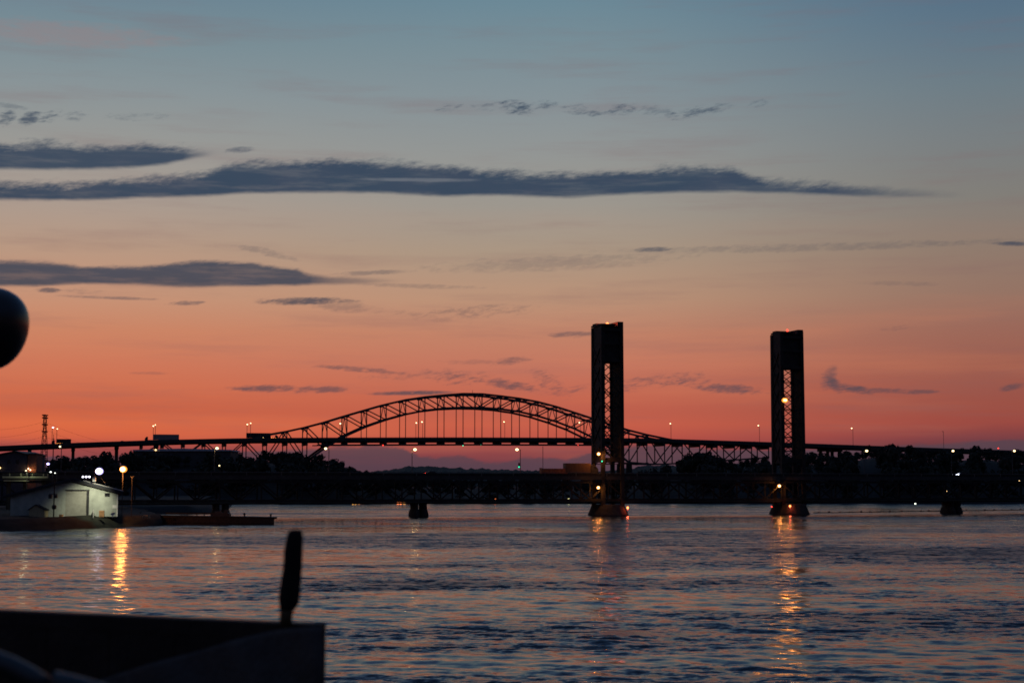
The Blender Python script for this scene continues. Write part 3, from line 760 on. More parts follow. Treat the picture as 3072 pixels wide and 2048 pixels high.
def car(base, rz, label, lamps):
    t = thing('car', base, label, 'car', 'cars crossing the two bridges')
    x = Vector((math.cos(rz), math.sin(rz), 0)); n = Vector((-x.y, x.x, 0))
    prof = [(-2.2,.35),(2.2,.35),(2.25,.75),(1.3,.92),(.7,1.42),(-1.0,1.45),(-1.7,.98),(-2.25,.85)]
    b = MB(); v = []
    for c, k in ((-.88,.94),(-.8,1),(.8,1),(.88,.94)): v.append([tuple(base + x*a*k + n*c + Vector((0,0,z*(0.97 if k<1 else 1)))) for a, z in prof])
    b.loft(v); body = b.build('body', DARK, t)
    b = MB(); b.box(base + n*-0.89 + x*-.2 + Vector((0,0,1.15)), (1.9, .03, .34), rz); b.build('window', GLASS, body)
    for a in (-1.4, 1.4):
        for c in (-.75, .75): wheel(t, base + x*a + n*c + Vector((0,0,.32)), .32, .22, rz)
    for nm, a, c, m, r in lamps: ball(nm, base + x*a + n*c + Vector((0,0,.68)), r, m, t)
car(on_arch(369), RZ, 'car with a tiny pale light on the high road left of the pale trailer', [('headlight', -2.3, -.6, G_DIM, .16), ('headlight', -2.3, .6, G_DIM, .16)])
car(on_arch(2262), RZ, 'car with amber lights on the high road near the right lift tower', [('tail_light', 2.3, -.6, G_DIM, .2), ('tail_light', 2.3, .6, G_DIM, .2)])
car(on_arch(2492), RZ, 'car with dim amber light just right of the right lift tower', [('tail_light', 2.3, -.6, G_DIM, .2), ('tail_light', 2.3, .6, G_DIM, .2)])

# ------------------------------------------------------------------ lift bridge
BT = Vector((1, 0.32, 0)).normalized(); BN = Vector((BT.y, -BT.x, 0)); BRZ = math.atan2(BT.y, BT.x)
B0 = Vector((30.8, 522, 0))
def bpt(s, off, z): p = B0 + BT*s + BN*off; return Vector((p.x, p.y, z))
def bs_at(px, off=0.0):
    s = (px-1822)/F*522
    for _ in range(40):
        p = bpt(s, off, 10); s -= (1536 + F*p.x/p.y - px)*0.1
    return s
ROADZ = 12.6
lift = thing('lift_bridge', bpt(0, 0, 0), 'dark vertical lift bridge with two tall towers crossing the river', 'bridge')
def lift_bridge():
    S0, S1 = bs_at(-260), bs_at(3420)
    a, b_ = bpt(S0, 0, 0), bpt(S1, 0, 0)
    bar('road_deck', bpt(S0, 0, ROADZ-0.6), bpt(S1, 0, ROADZ-0.6), 9.4, 1.2, ASPH, lift)
    for off in (-4.55, 4.55):
        n = 40
        for i in range(n):
            s0 = S0 + (S1-S0)*i/n; s1 = S0 + (S1-S0)*(i+1)/n - 0.15
            bar('parapet_rail', bpt(s0, off, ROADZ+1.05), bpt(s1, off, ROADZ+1.05), 0.1, 0.14, POLE, lift)
            bar('parapet_panel', bpt(s0, off, ROADZ+0.4), bpt(s1, off, ROADZ+0.4), 0.08, 0.8, STEEL, lift)
            bar('parapet_post', bpt(s0, off, ROADZ), bpt(s0, off, ROADZ+1.12), 0.2, 0.2, POLE, lift)
    pan = 6.15; n = int((S1-S0)/pan)
    zt, zb = 10.7, 5.0
    bar('rail_deck', bpt(S0, 0, zb-0.75), bpt(S1, 0, zb-0.75), 6.5, 0.5, STEEL, lift)
    for off in (-4.2, 4.2):
        for i in range(n):
            s0 = S0 + i*pan; s1 = s0 + pan
            bar('top_chord', bpt(s0, off, zt), bpt(s1, off, zt), 0.5, 0.7, STEEL, lift)
            bar('bottom_chord', bpt(s0, off, zb), bpt(s1, off, zb), 0.5, 0.8, STEEL, lift)
            bar('vertical', bpt(s0, off, zb+.3), bpt(s0, off, zt-.3), 0.35, 0.4, STEEL, lift)
            if i % 2: bar('diagonal', bpt(s0, off, zb+.3), bpt(s1, off, zt-.3), 0.42, 0.42, STEEL, lift)
            else: bar('diagonal', bpt(s0, off, zt-.3), bpt(s1, off, zb+.3), 0.42, 0.42, STEEL, lift)
    def tower(pxc, ztop, zopen, A, C):
        s = bs_at(pxc)
        for sa in (-1, 1):
            for sc in (-1, 1):
                z1 = ztop + (0.9 if sa > 0 else 0) - 0.4
                bar('tower_leg', bpt(s + sa*A*1.02, sc*C*1.02, 3.0), bpt(s + sa*A*0.99, sc*C, z1), 1.2, 1.2, RUST, lift)
            # plated end faces, seen edge-on from the water, with bracing laid on them
            x0 = bpt(s + sa*A, 0, 0)
            block('end_panel', (x0.x, x0.y, (17+ztop)/2), (0.5, 2*C-1.3, ztop-17), RUST, lift, BRZ)
            z = 17.0
            while z < ztop - 7:
                for d in (-1, 1): bar('end_brace', bpt(s + sa*(A+0.4), -d*(C-.7), z), bpt(s + sa*(A+0.4), d*(C-.7), z+6.2), 0.3, 0.3, RUST, lift)
                z += 6.2
        # crossed lattice on the two open faces
        for sc in (-1, 1):
            z = 16.5
            while z < zopen - 2:
                z2 = min(z + 4.6, zopen)
                bar('lattice_bar', bpt(s - A + .6, sc*C, z), bpt(s + A - .6, sc*C, z2), 0.24, 0.24, RUST, lift)
                bar('lattice_bar', bpt(s + A - .6, sc*C, z), bpt(s - A + .6, sc*C, z2), 0.24, 0.24, RUST, lift)
                bar('lattice_strut', bpt(s - A + .6, sc*C, z), bpt(s + A - .6, sc*C, z), 0.22, 0.22, RUST, lift)
                z = z2
        bar('guide_rail', bpt(s+.2, -C, 16), bpt(s+.2, -C, zopen), 0.22, 0.22, RUST, lift)
        # counterweight hung between the legs near the top
        cw = bpt(s, 0, 0)
        block('counterweight', (cw.x, cw.y, (zopen+ztop-0.25)/2), (2*A-1.3, 2*C-0.6, ztop-0.25-zopen), RUST, lift, BRZ)
        for zz in (zopen+0.4, (zopen+ztop)/2, ztop-1.6):
            bar('face_girder', bpt(s-A, C+.72, zz), bpt(s+A, C+.72, zz), 0.14, 0.8, RUST, lift)
        # sheave house and top deck
        p = bpt(s + A*0.92, 0, 0); block('sheave_house', (p.x, p.y, ztop+0.2), (1.9, 2*C+.5, 1.7), RUST, lift, BRZ)
        p = bpt(s - A*0.4, 0, 0); block('top_deck', (p.x, p.y, ztop+0.02), (4.9, 2*C+1.4, 0.5), RUST, lift, BRZ)
        p = bpt(s - A*0.35, -C*0.62, 0); block('winch_house', (p.x, p.y, ztop+0.55), (4.6, C*0.85, 0.55), RUST, lift, BRZ)
        for sc in (-1, 1):
            b = MB(); c = bpt(s + A*.9, sc*2.6, ztop - 0.1)
            b.loft([[tuple(c + BN*o + BT*.9*math.cos(q) + Vector((0, 0, .9*math.sin(q)))) for q in np.linspace(0, 2*math.pi, 19)[:-1]] for o in (-.4, .4)]); b.build('sheave', RUST, lift)
        for zz in (ROADZ+5.2,):
            for sc in (-1, 1): bar('portal_beam', bpt(s-A, sc*C, zz), bpt(s+A, sc*C, zz), 0.6, 1.4, RUST, lift)
        # river pier, boat shaped across the bridge
        b = MB(); c = bpt(s, 0, 0)
        b.lathe((c.x, c.y, 0), [(6.35, -2), (6.35, 0.3), (5.6, 2.1), (5.15, 3.3), (4.9, 3.6)], 24, sx=0.98, sy=1.35, rz=BRZ); b.build('tower_pier', CONC, lift)
    tower(1822.5, 61.2, 49.2, 3.22, 4.15)
    tower(2363.5, 60.6, 48.4, 3.74, 3.15)
    def pier(px):
        s = bs_at(px)
        for d in (-1.38, 1.38):
            c = bpt(s + d, 0, 0); b = MB()
            b.lathe((c.x, c.y, 0), [(1.5, -2), (1.5, 0.6), (1.36, 1.6), (1.15, 2.3), (0.9, 2.6)], 14, sy=3.0, rz=BRZ); b.lathe((c.x, c.y, 0), [(0.98, 2.5), (0.98, 4.1)], 10, sy=3.6, rz=BRZ)
            b.build('river_pier', CONC, lift)
    for px in (1257, 2847, 666, 300): pier(px)
    # aircraft and channel lights belonging to the bridge
    for px, py, r, m in ((1822,972,.55,G_REDB),(2362,991,.40,G_RED),(1883,1522,.36,G_REDB),(2370,1517,.36,G_REDB),(2315,1519,.22,G_RED)):
        if py < 1100:
            s = bs_at(px, 0.0); p = bpt(s, 1.5, 0); c = P(px, py, p.y)
            bar('beacon_post', c - Vector((0, 0, 1.2)), c, 0.15, 0.15, POLE, lift)
        else:
            s = bs_at(px, 5.5); p = bpt(s, 5.5, 0); c = P(px, py, p.y - 1.5)
            bar('beacon_post', Vector((c.x, c.y+.3, 1.2)), c, 0.15, 0.15, POLE, lift)
        ball('beacon', c, r, m, lift)
        if m is G_REDB: lamp_light(c + Vector((0, -.1, -r*1.3 if py > 1100 else r*1.3)), (1, .10, .04), 200 if py > 1100 else 1500, r*.5, lift)
lift_bridge()

def wall_lamp(px, py, s_px_, off, gm, r, label, power, lcol=(1, .32, .06)):
    s = bs_at(px, off); p = bpt(s, off, 0); c = P(px, py, p.y)
    t = thing('floodlight', c, label, 'lamp', 'lamps on the lift bridge towers')
    ball('lamp_head', c, r, gm, t, 0.9)
    ball('halo_ball', c + Vector((0, .35, 0)), r*1.5, G_ORIM, t, .8)  # glowing ball added behind the head as its halo
    lamp_light(c - Vector((0, .1, r*1.45)), lcol, power, r*.5, t, c + Vector((0, -10, -5)), R_(150))
    if py > 1300: lamp_light(c - Vector((0, .1, r*1.7)), lcol, 1000 if py < 1400 else 520, r*.5, t)
    b = MB(); b.tube([c + Vector((0, .1, r)), c + Vector((0, 1.2, r+.3)), c + Vector((0, 2.4, r+.3))], .08, 6); b.build('bracket', POLE, t)
    b = MB(); b.lathe((c.x, c.y+.3, c.z + r*1.15), [(r*1.1, 0), (r*.7, r*.4), (.02, r*.5)], 10); b.build('lamp_hood', POLE, t)
wall_lamp(1796,1361,0,6.2,G_SOD,.42,'pale lamp halfway between road and truck roof on the left lift tower',260)
wall_lamp(1795,1462,0,5.9,G_SOD,.40,'pale lamp under the road deck on the left lift tower',260)
wall_lamp(2355,1200,0,6.4,G_ORB,.68,'brilliant orange lamp high on the right lift tower',5200)
wall_lamp(2338,1457,0,5.9,G_SOD,.42,'golden lamp under the road deck on the right lift tower',420)

G2 = 'street lamps along the lift bridge road'
def road_lamp(px, py, bx, off, gm, r, label):
    s = bs_at(bx, off); b0 = bpt(s, off, ROADZ); hd = P(px, py, b0.y)
    return street_lamp(b0, hd, label, gm, r, G2, 170 if bx in (645, 1237) else 0, pr=.11)
for a in [(651,1344,645,-4.3,G_YEL,.46,'street lamp above the right end of the pale-roofed warehouse'),
          (977,1345,988,-4.3,G_YEL,.42,'street lamp in front of the arch bridge left springing'),
          (1245,1348,1237,-4.3,G_WARM,.52,'street lamp in the open valley under the arch crown'),
          (1551,1348,1561,-4.3,G_WARM,.50,'street lamp standing over the green traffic signal'),
          (2600,1352,2590,-4.3,G_WARM,.46,'first street lamp right of the right lift tower, below the high road'),
          (2859,1352,2851,-4.3,G_WARM,.42,'street lamp above the car with white headlights'),
          (3043,1352,3033,-4.3,G_WARM,.42,'street lamp at the right edge of the photo'),
          (180,1339,187,-4.3,G_YEL,.30,'small lamp under the high road near the orange-lit truck')]:
    road_lamp(*a)
# traffic signals
def signal(px, py, off, label):
    s = bs_at(px, off); b0 = bpt(s, off, ROADZ); c = P(px, py, b0.y)
    t = thing('traffic_signal', b0, label, 'traffic light', 'traffic signals on the lift bridge')
    bar('pole', b0 + Vector((.35, 0, 0)), Vector((b0.x+.35, b0.y, c.z+.5)), .12, .12, POLE, t)
    h = block('signal_housing', (b0.x, b0.y, c.z + .55), (.5, .3, 1.5), DARK, t)
    ball('green_lens', (c.x, c.y-.2, c.z), .22, G_GRN, t)
    ball('dark_lens', (c.x, c.y-.12, c.z+.5), .15, GLASS, t); ball('dark_lens', (c.x, c.y-.12, c.z+.95), .15, GLASS, t)
signal(1557,1400,-4.0,'green traffic signal on the road left of the stopped truck')
signal(1806,1383,4.6,'green traffic signal at the foot of the left lift tower')
# truck waiting at the tower, low trailer and whip mast in front of it
s = bs_at(1742, 1.5); p = bpt(s, 1.5, ROADZ)
truck(p, BRZ, 11.2, 2.9, 'dark box truck standing on the lift bridge by the left tower', mat('truck_box', (0.10, 0.06, 0.04), .6, 0, .2, 1), facing=1)
def low_trailer():
    s0, s1 = bs_at(1622, 1.5), bs_at(1698, 1.5)
    t = thing('flatbed_trailer', bpt((s0+s1)/2, 1.5, ROADZ), 'low orange-lit trailer behind the box truck on the lift bridge', 'trailer')
    c = bpt((s0+s1)/2, 1.5, 0)
    block('trailer_bed', (c.x, c.y, ROADZ+1.0), (s1-s0, 2.3, .3), mat('orange_lamplit', (.40, .12, .05), .7), t, BRZ)  # orange of the lamplight is put into this base colour
    for sg in (-1, 1):
        q = bpt((s0+s1)/2, 1.5 + sg*1.15, 0); block('side_board', (q.x, q.y, ROADZ+1.75), (s1-s0, .12, 1.3), MATS['orange_lamplit'], t, BRZ)
    for ss in (s0, s1):
        q = bpt(ss, 1.5, 0); block('end_board', (q.x, q.y, ROADZ+1.85), (.14, 2.3, 1.5), MATS['orange_lamplit'], t, BRZ)
    for ss in (s0+1.6, s1-1.6, s1-2.7):
        for sg in (-1, 1): wheel(t, bpt(ss, 1.5+sg*1.0, ROADZ+.48), .46, .3, BRZ)
    m = thing('signal_mast', bpt(s0-.4, 3.8, ROADZ), 'thin tall mast rising at the left end of the orange-lit trailer', 'mast')
    z1 = zat(1338, bpt(s0, 3.8, 0).y)
    b = MB(); q = bpt(s0-.2, 4.2, 0); b.tube([(q.x, q.y, ROADZ-.5), (q.x, q.y, z1)], .10, 6); b.build('mast_pole', POLE, m)
    block('mast_base', (q.x, q.y, ROADZ+.35), (.9, .7, 2.0), MATS['orange_lamplit'], m, BRZ)
low_trailer()
def lamp_over_truck():
    pass
car(bpt(bs_at(2885), 0, 0) + Vector((0, 0, ROADZ+.02)), BRZ, 'car with bright white headlights on the lift bridge road at right', [('headlight', -2.3, -.6, G_HEAD, .26), ('headlight', -2.3, .6, G_HEAD, .2), ('side_light', 1.9, -.85, G_RED, .05)])
car(bpt(bs_at(1297), 0, 0) + Vector((0, 0, ROADZ+.02)), BRZ, 'car with red tail light on the lift bridge road left of the signal', [('tail_light', -2.3, -.65, G_RED, .22), ('tail_light', -2.3, .65, G_RED, .16)])

# ------------------------------------------------------------------ shed on the left shore
def zD(py, D): return zat(py, D)
SD = 376.0
def X_(px, D=SD): return P(px, 1500, D).x
def shed():
    bz = 2.45
    t = thing('shed', (X_(180), SD+6, bz), 'pale metal gabled shed lit by the white floodlight on the left shore', 'building')
    xl, xr = X_(18), X_(328); pk = X_(192); zp = zD(1433, SD); zr = zD(1476, SD); zlft = zD(1481, SD)
    DEP = 24.0
    def wall_z(x): return float(np.interp(x, [xl, pk, xr], [zlft, zp, zr])) - 0.45
    # front wall in vertical sheets round the door opening, each sheet a piece
    d0, d1 = X_(176), X_(244); dz = zD(1470, SD)
    wx0, wx1, wz0, wz1 = X_(290.5), X_(304), zD(1488.5, SD), zD(1479, SD)
    edges = list(np.linspace(xl, d0, 14)) ; edges2 = list(np.linspace(d1, wx0, 5)); edges3 = [wx0, wx1]; edges4 = list(np.linspace(wx1, xr, 3))
    def sheet(x0, x1, z0, fz):
        b = MB(); g = 0.012
        b.prism([(x0+g, z0), (x1-g, z0), (x1-g, fz(x1-g)), (x0+g, fz(x0+g))] if not (x0 < pk < x1) else [(x0+g, z0), (x1-g, z0), (x1-g, fz(x1-g)), (pk, fz(pk)), (x0+g, fz(x0+g))], SD, SD+.1)
        return b.build('wall_panel', SIDING, t)
    for e in (edges, edges2, edges4):
        for a, c in zip(e[:-1], e[1:]): sheet(a, c, bz, wall_z)
    for a, c in zip(np.linspace(d0, d1, 5)[:-1], np.linspace(d0, d1, 5)[1:]): sheet(a, c, dz, wall_z)
    sheet(wx0, wx1, bz, lambda x: wz0); sheet(wx0, wx1, wz1, wall_z)
    w = MB(); w.box(((wx0+wx1)/2, SD+.05, (wz0+wz1)/2), (wx1-wx0, .04, wz1-wz0)); wo = w.build('window', GLASS, t)
    w = MB()
    for (cx, cz, sx, sz) in (((wx0+wx1)/2, wz0, wx1-wx0+.16, .1), ((wx0+wx1)/2, wz1, wx1-wx0+.16, .1), (wx0, (wz0+wz1)/2, .1, wz1-wz0-.1), (wx1, (wz0+wz1)/2, .1, wz1-wz0-.1), ((wx0+wx1)/2, (wz0+wz1)/2, .06, wz1-wz0-.1)):
        w.box((cx, SD-.02, cz), (sx, .1, sz))
    w.build('window_frame', DARK, wo)
    # sliding door of broad slats with dark track and jamb
    zs = np.linspace(bz+.05, dz-.25, 11); dr = X_(237)
    door = MB(); door.box(((d0+dr)/2, SD+.30, (bz+dz)/2), (dr-d0, .05, dz-bz-.2)); do = door.build('sliding_door', DOORM, t)
    for a, c in zip(zs[:-1], zs[1:]):
        block('door_slat', ((d0+dr)/2, SD+.255, (a+c)/2), (dr-d0-.05, .05, (c-a)-.06), DOORM, do)
    block('door_jamb', ((dr+d1)/2, SD+.22, (bz+dz)/2), (d1-dr, .3, dz-bz), DARK, t)
    block('door_track', ((d0+d1)/2, SD-.06, dz+.05), (d1-d0+.2, .14, .22), DARK, t)
    block('corner_trim', (xr-.08, SD-.04, (bz+wall_z(xr)-.05)/2+.0), (.24, .1, wall_z(xr)-bz-.1), WHITE, t).location.z = bz + (wall_z(xr)-bz)/2 - .05
    # side and rear walls, roof
    block('side_wall', (xr-.06, SD+.13+DEP/2, (bz+zr-.5)/2), (.1, DEP-.1, zr-.5-bz), SIDING, t); block('side_wall', (xl+.06, SD+.13+DEP/2, (bz+zlft-.5)/2), (.1, DEP-.1, zlft-.5-bz), SIDING, t)
    b = MB(); b.prism([(xl, bz), (xr, bz), (xr, zr-.5), (pk, zp-.5), (xl, zlft-.5)], SD+DEP+.15, SD+DEP+.25); b.build('rear_wall', SIDING, t)
    xe, ze = X_(343), zD(1473, SD-.8); xf, zf = X_(-6), zD(1486, SD-.8)
    for (x0, z0, x1, z1) in ((pk, zp, xe, ze), (xf, zf, pk, zp)):
        b = MB(); b.prism([(x0, z0), (x1, z1), (x1, z1-.28), (x0, z0-.28)], SD-.9, SD+DEP+.8); b.build('roof_slope', ROOFM, t)
        # dark soffit board and white strip for the lit roof edge along the gable
        b = MB(); b.prism([(x0, z0-.28), (x1, z1-.28), (x1, z1-.75), (x0, z0-.75)], SD-.82, SD-.62); b.build('barge_board', DARK, t)
    xs, xe2 = X_(226), xe + .05
    z_at = lambda x: zp + (ze-zp)*(x-pk)/(xe-pk)
    b = MB(); b.prism([(xs, z_at(xs)+.02), (xe2, z_at(xe2)+.02), (xe2, z_at(xe2)+.2), (xs, z_at(xs)+.2)], SD-.95, SD-.35); b.build('lit_edge_strip', WHITE, t)  # white strip stands in for lamplight along the roof edge
    b = MB(); b.box((X_(319.5), SD-.03, zD(1519.5, SD)), (X_(326)-X_(313), .05, .75)); b.build('wall_sign', WHITE, t)
    t.rotation_euler = (0, 0, R_(15.0))
    return t
shed()
# flood lamp on a mast fixed to the roof edge
def floods():
    D = SD - 6.0
    c = P(298, 1413, D); foot = P(283, 1443, SD-.6)
    t = thing('floodlight', foot, 'dazzling white floodlight on a mast above the shed roof', 'lamp')
    b = MB(); b.tube([foot, (foot.x, foot.y, c.z+.4), (c.x, c.y+.5, c.z+.9)], .09, 7); b.build('mast', POLE, t)
    block('junction_box', foot + Vector((0, -.1, .45)), (.7, .4, 1.0), WHITE, t)
    b = MB(); b.tube([foot + Vector((1.0, 0, 1.5)), foot + Vector((2.6, 0, -.6))], .03, 5); b.build('guy_wire', POLE, t)
    b = MB(); b.lathe((c.x, c.y-.45, c.z), sphere_prof(.72, 8, .9), 14); b.build('lamp_head', G_WHT, t, True); ball('halo_ball', c, .92, G_WRIM, t, .85)  # larger glowing ball is the lamp's halo
    lamp_light(c + Vector((.2, .3, -1.25)), (1, .97, .70), 5400, .35, t, P(272, 1518, SD), R_(86))
    b = MB(); b.lathe((c.x, c.y+.1, c.z+.84), [(.7, 0), (.4, .2), (.05, .3)], 12); b.build('lamp_hood', POLE, t)
    # sodium lamp to the right
    D2 = 382.0; c = P(370, 1407, D2); base = Vector((P(365, 1500, D2).x, D2+.6, 2.3))
    t = thing('street_lamp', base, 'strong orange sodium lamp right of the shed', 'lamp')
    b = MB(); b.tube([base, (base.x, base.y, c.z+.3)], .08, 7); b.build('pole', DARK, t)
    b = MB(); b.tube([(base.x, base.y, c.z+.2), (c.x, c.y, c.z+.75)], .07, 6); b.build('arm', POLE, t)
    b = MB(); b.lathe((c.x, c.y-.6, c.z), sphere_prof(.60, 8, .9), 14); b.build('lamp_head', G_ORB, t, True); ball('halo_ball', c, .92, G_ORIM, t, .82); lamp_light(c + Vector((0, -1.3, -1.1)), (1, .31, .06), 4600, .35, t)  # larger amber ball is the halo round the lamp
    b = MB(); b.lathe((c.x, c.y, c.z+.86), [(.55, 0), (.3, .18), (.05, .25)], 12); b.build('lamp_hood', POLE, t)
    b0 = Vector((P(389, 1500, D2).x, D2+2, 2.3)); top = P(389, 1430, D2+2).z
    t = thing('lamp_post', b0, 'slim unlit post with forked top right of the orange lamp', 'post')
    b = MB(); b.tube([b0, (b0.x, b0.y, top)], .07, 6); b.build('pole', DARK, t)
    for d in (-.35, .35):
        b = MB(); b.tube([(b0.x, b0.y, top-.3), (b0.x+d, b0.y, top+.25)], .05, 5); b.build('fork_arm', POLE, t)
    # triple white lamp
    D3 = 405.0; b0 = Vector((P(258, 1470, D3).x, D3, 2.6)); hz = zat(1429, D3)
    t = thing('street_lamp', b0, 'T-shaped post with three white lamps behind the shed roof', 'lamp')
    b = MB(); b.tube([b0, (b0.x, b0.y, hz)], .09, 6); b.build('pole', POLE, t)
    bar('cross_arm', (b0.x-.9, b0.y, hz+.05), (b0.x+.9, b0.y, hz+.05), .1, .1, POLE, t)
    for d in (-.8, 0, .8): ball('lamp_head', (b0.x+d, b0.y-.1, hz-.05), .27, glow('lamp_white_small', (.85, .82, 1), 5, False), t, .8)
    # blue-violet lamp and small whites beyond
    for (px, py, D, gm, r, lb) in ((144,1391,470,G_VIO,.42,'blue-violet lamp by the dark gabled building'),(152,1415,450,glow('lamp_pale', (.9, .95, .85), 4),.24,'small pale lamp right of the lit parapet'),(165,1418,450,MATS['lamp_pale'],.16,'tiny pale lamp next to the small pale lamp over the shed')):
        c = P(px, py, D); b0 = Vector((c.x+.4, D+.3, 2.8))
        street_lamp(b0, c, lb, gm, r, 'yard lamps on the left shore', 0, pr=.07)
floods()

def yard():
    D = SD - 4
    # utility pole with transformer and drum
    b0 = Vector((P(161, 1545, D-6).x, D-6, 2.3)); z1 = zat(1436, D-6)
    t = thing('utility_pole', b0, 'dark utility pole with transformer in front of the shed', 'pole')
    b = MB(); b.tube([b0, (b0.x, b0.y, z1)], .14, 8); b.build('pole', BARK, t)
    for px, py, r, h in ((151,1488,.45,1.0),(168,1488,.35,.8)):
        c = P(px, py, D-6); b = MB(); b.lathe((c.x, c.y, c.z-h/2), [(r*.9, 0), (r, .1), (r, h-.1), (r*.6, h)], 10); b.build('transformer', DARK, t)
    bar('cross_arm', P(148, 1481, D-6), P(172, 1481, D-6), .14, .14, BARK, t)
    c = P(163, 1520, D-6); b = MB(); b.lathe((c.x, c.y-.2, c.z-.5), [(.4, 0), (.52, .2), (.52, .8), (.3, 1.0)], 10); b.build('meter_box', DARK, t)
    # small gabled hut
    x0, x1 = P(87, 1540, D).x, P(133, 1540, D).x; zb, ze, zp = 2.3, zat(1528, D), zat(1514, D)
    t = thing('hut', ((x0+x1)/2, D, zb), 'tiny tan gabled hut standing left of the utility pole', 'hut')
    b = MB(); b.prism([(x0, zb), (x1, zb), (x1, ze), ((x0+x1)/2 - .3, zp), (x0, ze)], D, D+3); b.build('wall', TAN, t)
    for (xa, za, xb, zb2) in ((x0-.3, ze-.15, (x0+x1)/2-.3, zp+.02), ((x0+x1)/2-.3, zp+.02, x1+.3, ze-.15)):
        b = MB(); b.prism([(xa, za), (xb, zb2), (xb, zb2+.12), (xa, za+.12)], D-.25, D+3.2); b.build('roof_slope', DARK, t)
    # crate, cone-shaped shrub, stake, white jagged board
    c = P(297, 1540, D); t = thing('crate', (c.x, D+2.5, 2.4), 'brown board crate leaning against the shed wall', 'crate')
    for i in range(4): block('plank', (c.x - .45 + i*.3, D+2.5, 3.15), (.28, .25, 1.5), CHIP, t)
    for z in (2.65, 3.65): block('batten', (c.x, D+2.36, z), (1.2, .03, .14), CHIP, t)
    c = P(272, 1540, D); t = thing('shrub', (c.x, D+2, 2.4), 'small dark cone-shaped shrub in front of the lit shed wall', 'shrub')
    q = PROTO[2].reshape(-1, 3).copy(); k = np.clip(1.25 - q[:, 2], .15, 1); q[:, 0] *= k*1.9; q[:, 1] *= k*1.9; q[:, 2] = (q[:, 2]-.2)*1.75
    me = bpy.data.meshes.new('foliage'); me.from_pydata((q + np.array([c.x, D+2, 2.3])).tolist(), [], np.arange(len(q)).reshape(-1, 4).tolist()); me.materials.append(FOL); link_mesh('foliage', me, t)
    b = MB(); b.tube([(c.x, D+2, 2.2), (c.x, D+2, 3.4)], .06, 6); b.build('stem', BARK, t)
    c = P(276, 1532, D); o = MB(); o.tube([(c.x, D+1.2, 2.3), (c.x, D+1.2, zat(1527, D))], .1, 6); tag(o.build('stake', WHITE), 'short white stake beside the cone-shaped shrub', 'stake')
    c = P(338, 1541, D); t = thing('signboard', (c.x, D, 2.4), 'white jagged board on a short leg right of the shed corner', 'sign')
    b = MB(); b.prism([(c.x-.55, 3.1), (c.x-.1, 2.75), (c.x+.2, 2.95), (c.x+.62, 3.2), (c.x+.58, 3.55), (c.x+.1, 3.4), (c.x-.12, 3.6), (c.x-.3, 3.3)], D, D+.08); b.build('board', WHITE, t)
    b = MB(); b.tube([(c.x-.05, D+.04, 2.3), (c.x, D+.04, 2.85)], .1, 6); b.build('leg', WHITE, t)
    # low mounds of junk in the grass
    for px, lb, m in ((436, 'low tan pallet in the grass right of the shed', TAN), (180, 'small rusty box at the foot of the shed door', CHIP)):
        c = P(px, 1543, D); t = thing('pallet' if px > 300 else 'box', (c.x, D+1, 2.35), lb, 'pallet' if px > 300 else 'box')
        for i in range(3): block('slat', (c.x, D+.6+i*.4, 2.75), (1.6 if px > 300 else .7, .3, .16 if px > 300 else .6), m, t)
        for sx in (-.5, .5): block('skid', (c.x+sx*(1.4 if px > 300 else .5), D+1, 2.45), (.15, 1.1, .4), m, t)
yard()

# dark gabled building and its lit annex beyond the bridge approach
def waterfront_building():
    D = 560.0
    def z(py): return zat(py, D)
    def x(px): return P(px, 1400, D).x
    t = thing('waterfront_building', (x(40), D, 3), 'dark gabled building with a warm-lit side at the left edge', 'building')
    b = MB(); b.prism([(x(-70), 3), (x(80), 3), (x(80), z(1363)), (x(44), z(1354)), (x(-70), z(1376))], D, D+22); b.build('wall', mat('dark_siding', (.06, .065, .085), .8), t)
    b = MB(); b.prism([(x(-74), z(1377)), (x(44), z(1354)), (x(44), z(1351.5)), (x(-74), z(1374.5))], D-.6, D+22.5); b.build('roof_slope', DARK, t)
    b = MB(); b.prism([(x(44), z(1354)), (x(84), z(1364)), (x(84), z(1361.5)), (x(44), z(1351.5))], D-.6, D+22.5); b.build('roof_slope', DARK, t)
    a = MB(); a.box(((x(80)+x(108))/2+.05, D+4, (3+z(1362))/2), (x(108)-x(80)-.1, 7, z(1362)-3)); an = a.build('annex', BRICK, t)
    a = MB(); a.box(((x(80)+x(108))/2, D+4, z(1361)), (x(108)-x(80)+.5, 7.6, .35)); a.build('annex_roof', DARK, an)
    for i, (px, py) in enumerate(((26,1384),(52,1384),(2,1398))):
        w = block('window', (x(px), D-.04, z(py)), (1.0, .06, 1.3), GLASS, t)
        block('window_frame', (x(px), D-.09, z(py)-.72), (1.2, .08, .1), DARK, w)
    for px, py, lb in ((85,1405,'left one of the two warm lamps on the brick annex'),(91,1409,'right one of the two warm lamps on the brick annex')):
        c = P(px, py, D-.7); l = thing('wall_lamp', c, lb, 'lamp', 'wall lamps on the annex')
        ball('lamp_head', c, .26, glow('lamp_annex', (1, .7, .45), 3, False), l); lamp_light(c - Vector((0, .15, .45)), (1, .5, .2), 90, .15, l); b = MB(); b.tube([c + Vector((0, .1, .2)), c + Vector((0, 1.2, .3))], .05, 5); b.build('bracket', POLE, l)
    c = P(0, 1403, D-.8); l = thing('wall_lamp', c, 'dim amber lamp on the dark gabled wall at the photo edge', 'lamp', 'wall lamps on the annex')
    ball('lamp_head', c, .3, G_DIM, l); b = MB(); b.tube([c + Vector((0, .1, .2)), c + Vector((0, .8, .3))], .05, 5); b.build('bracket', POLE, l)
waterfront_building()
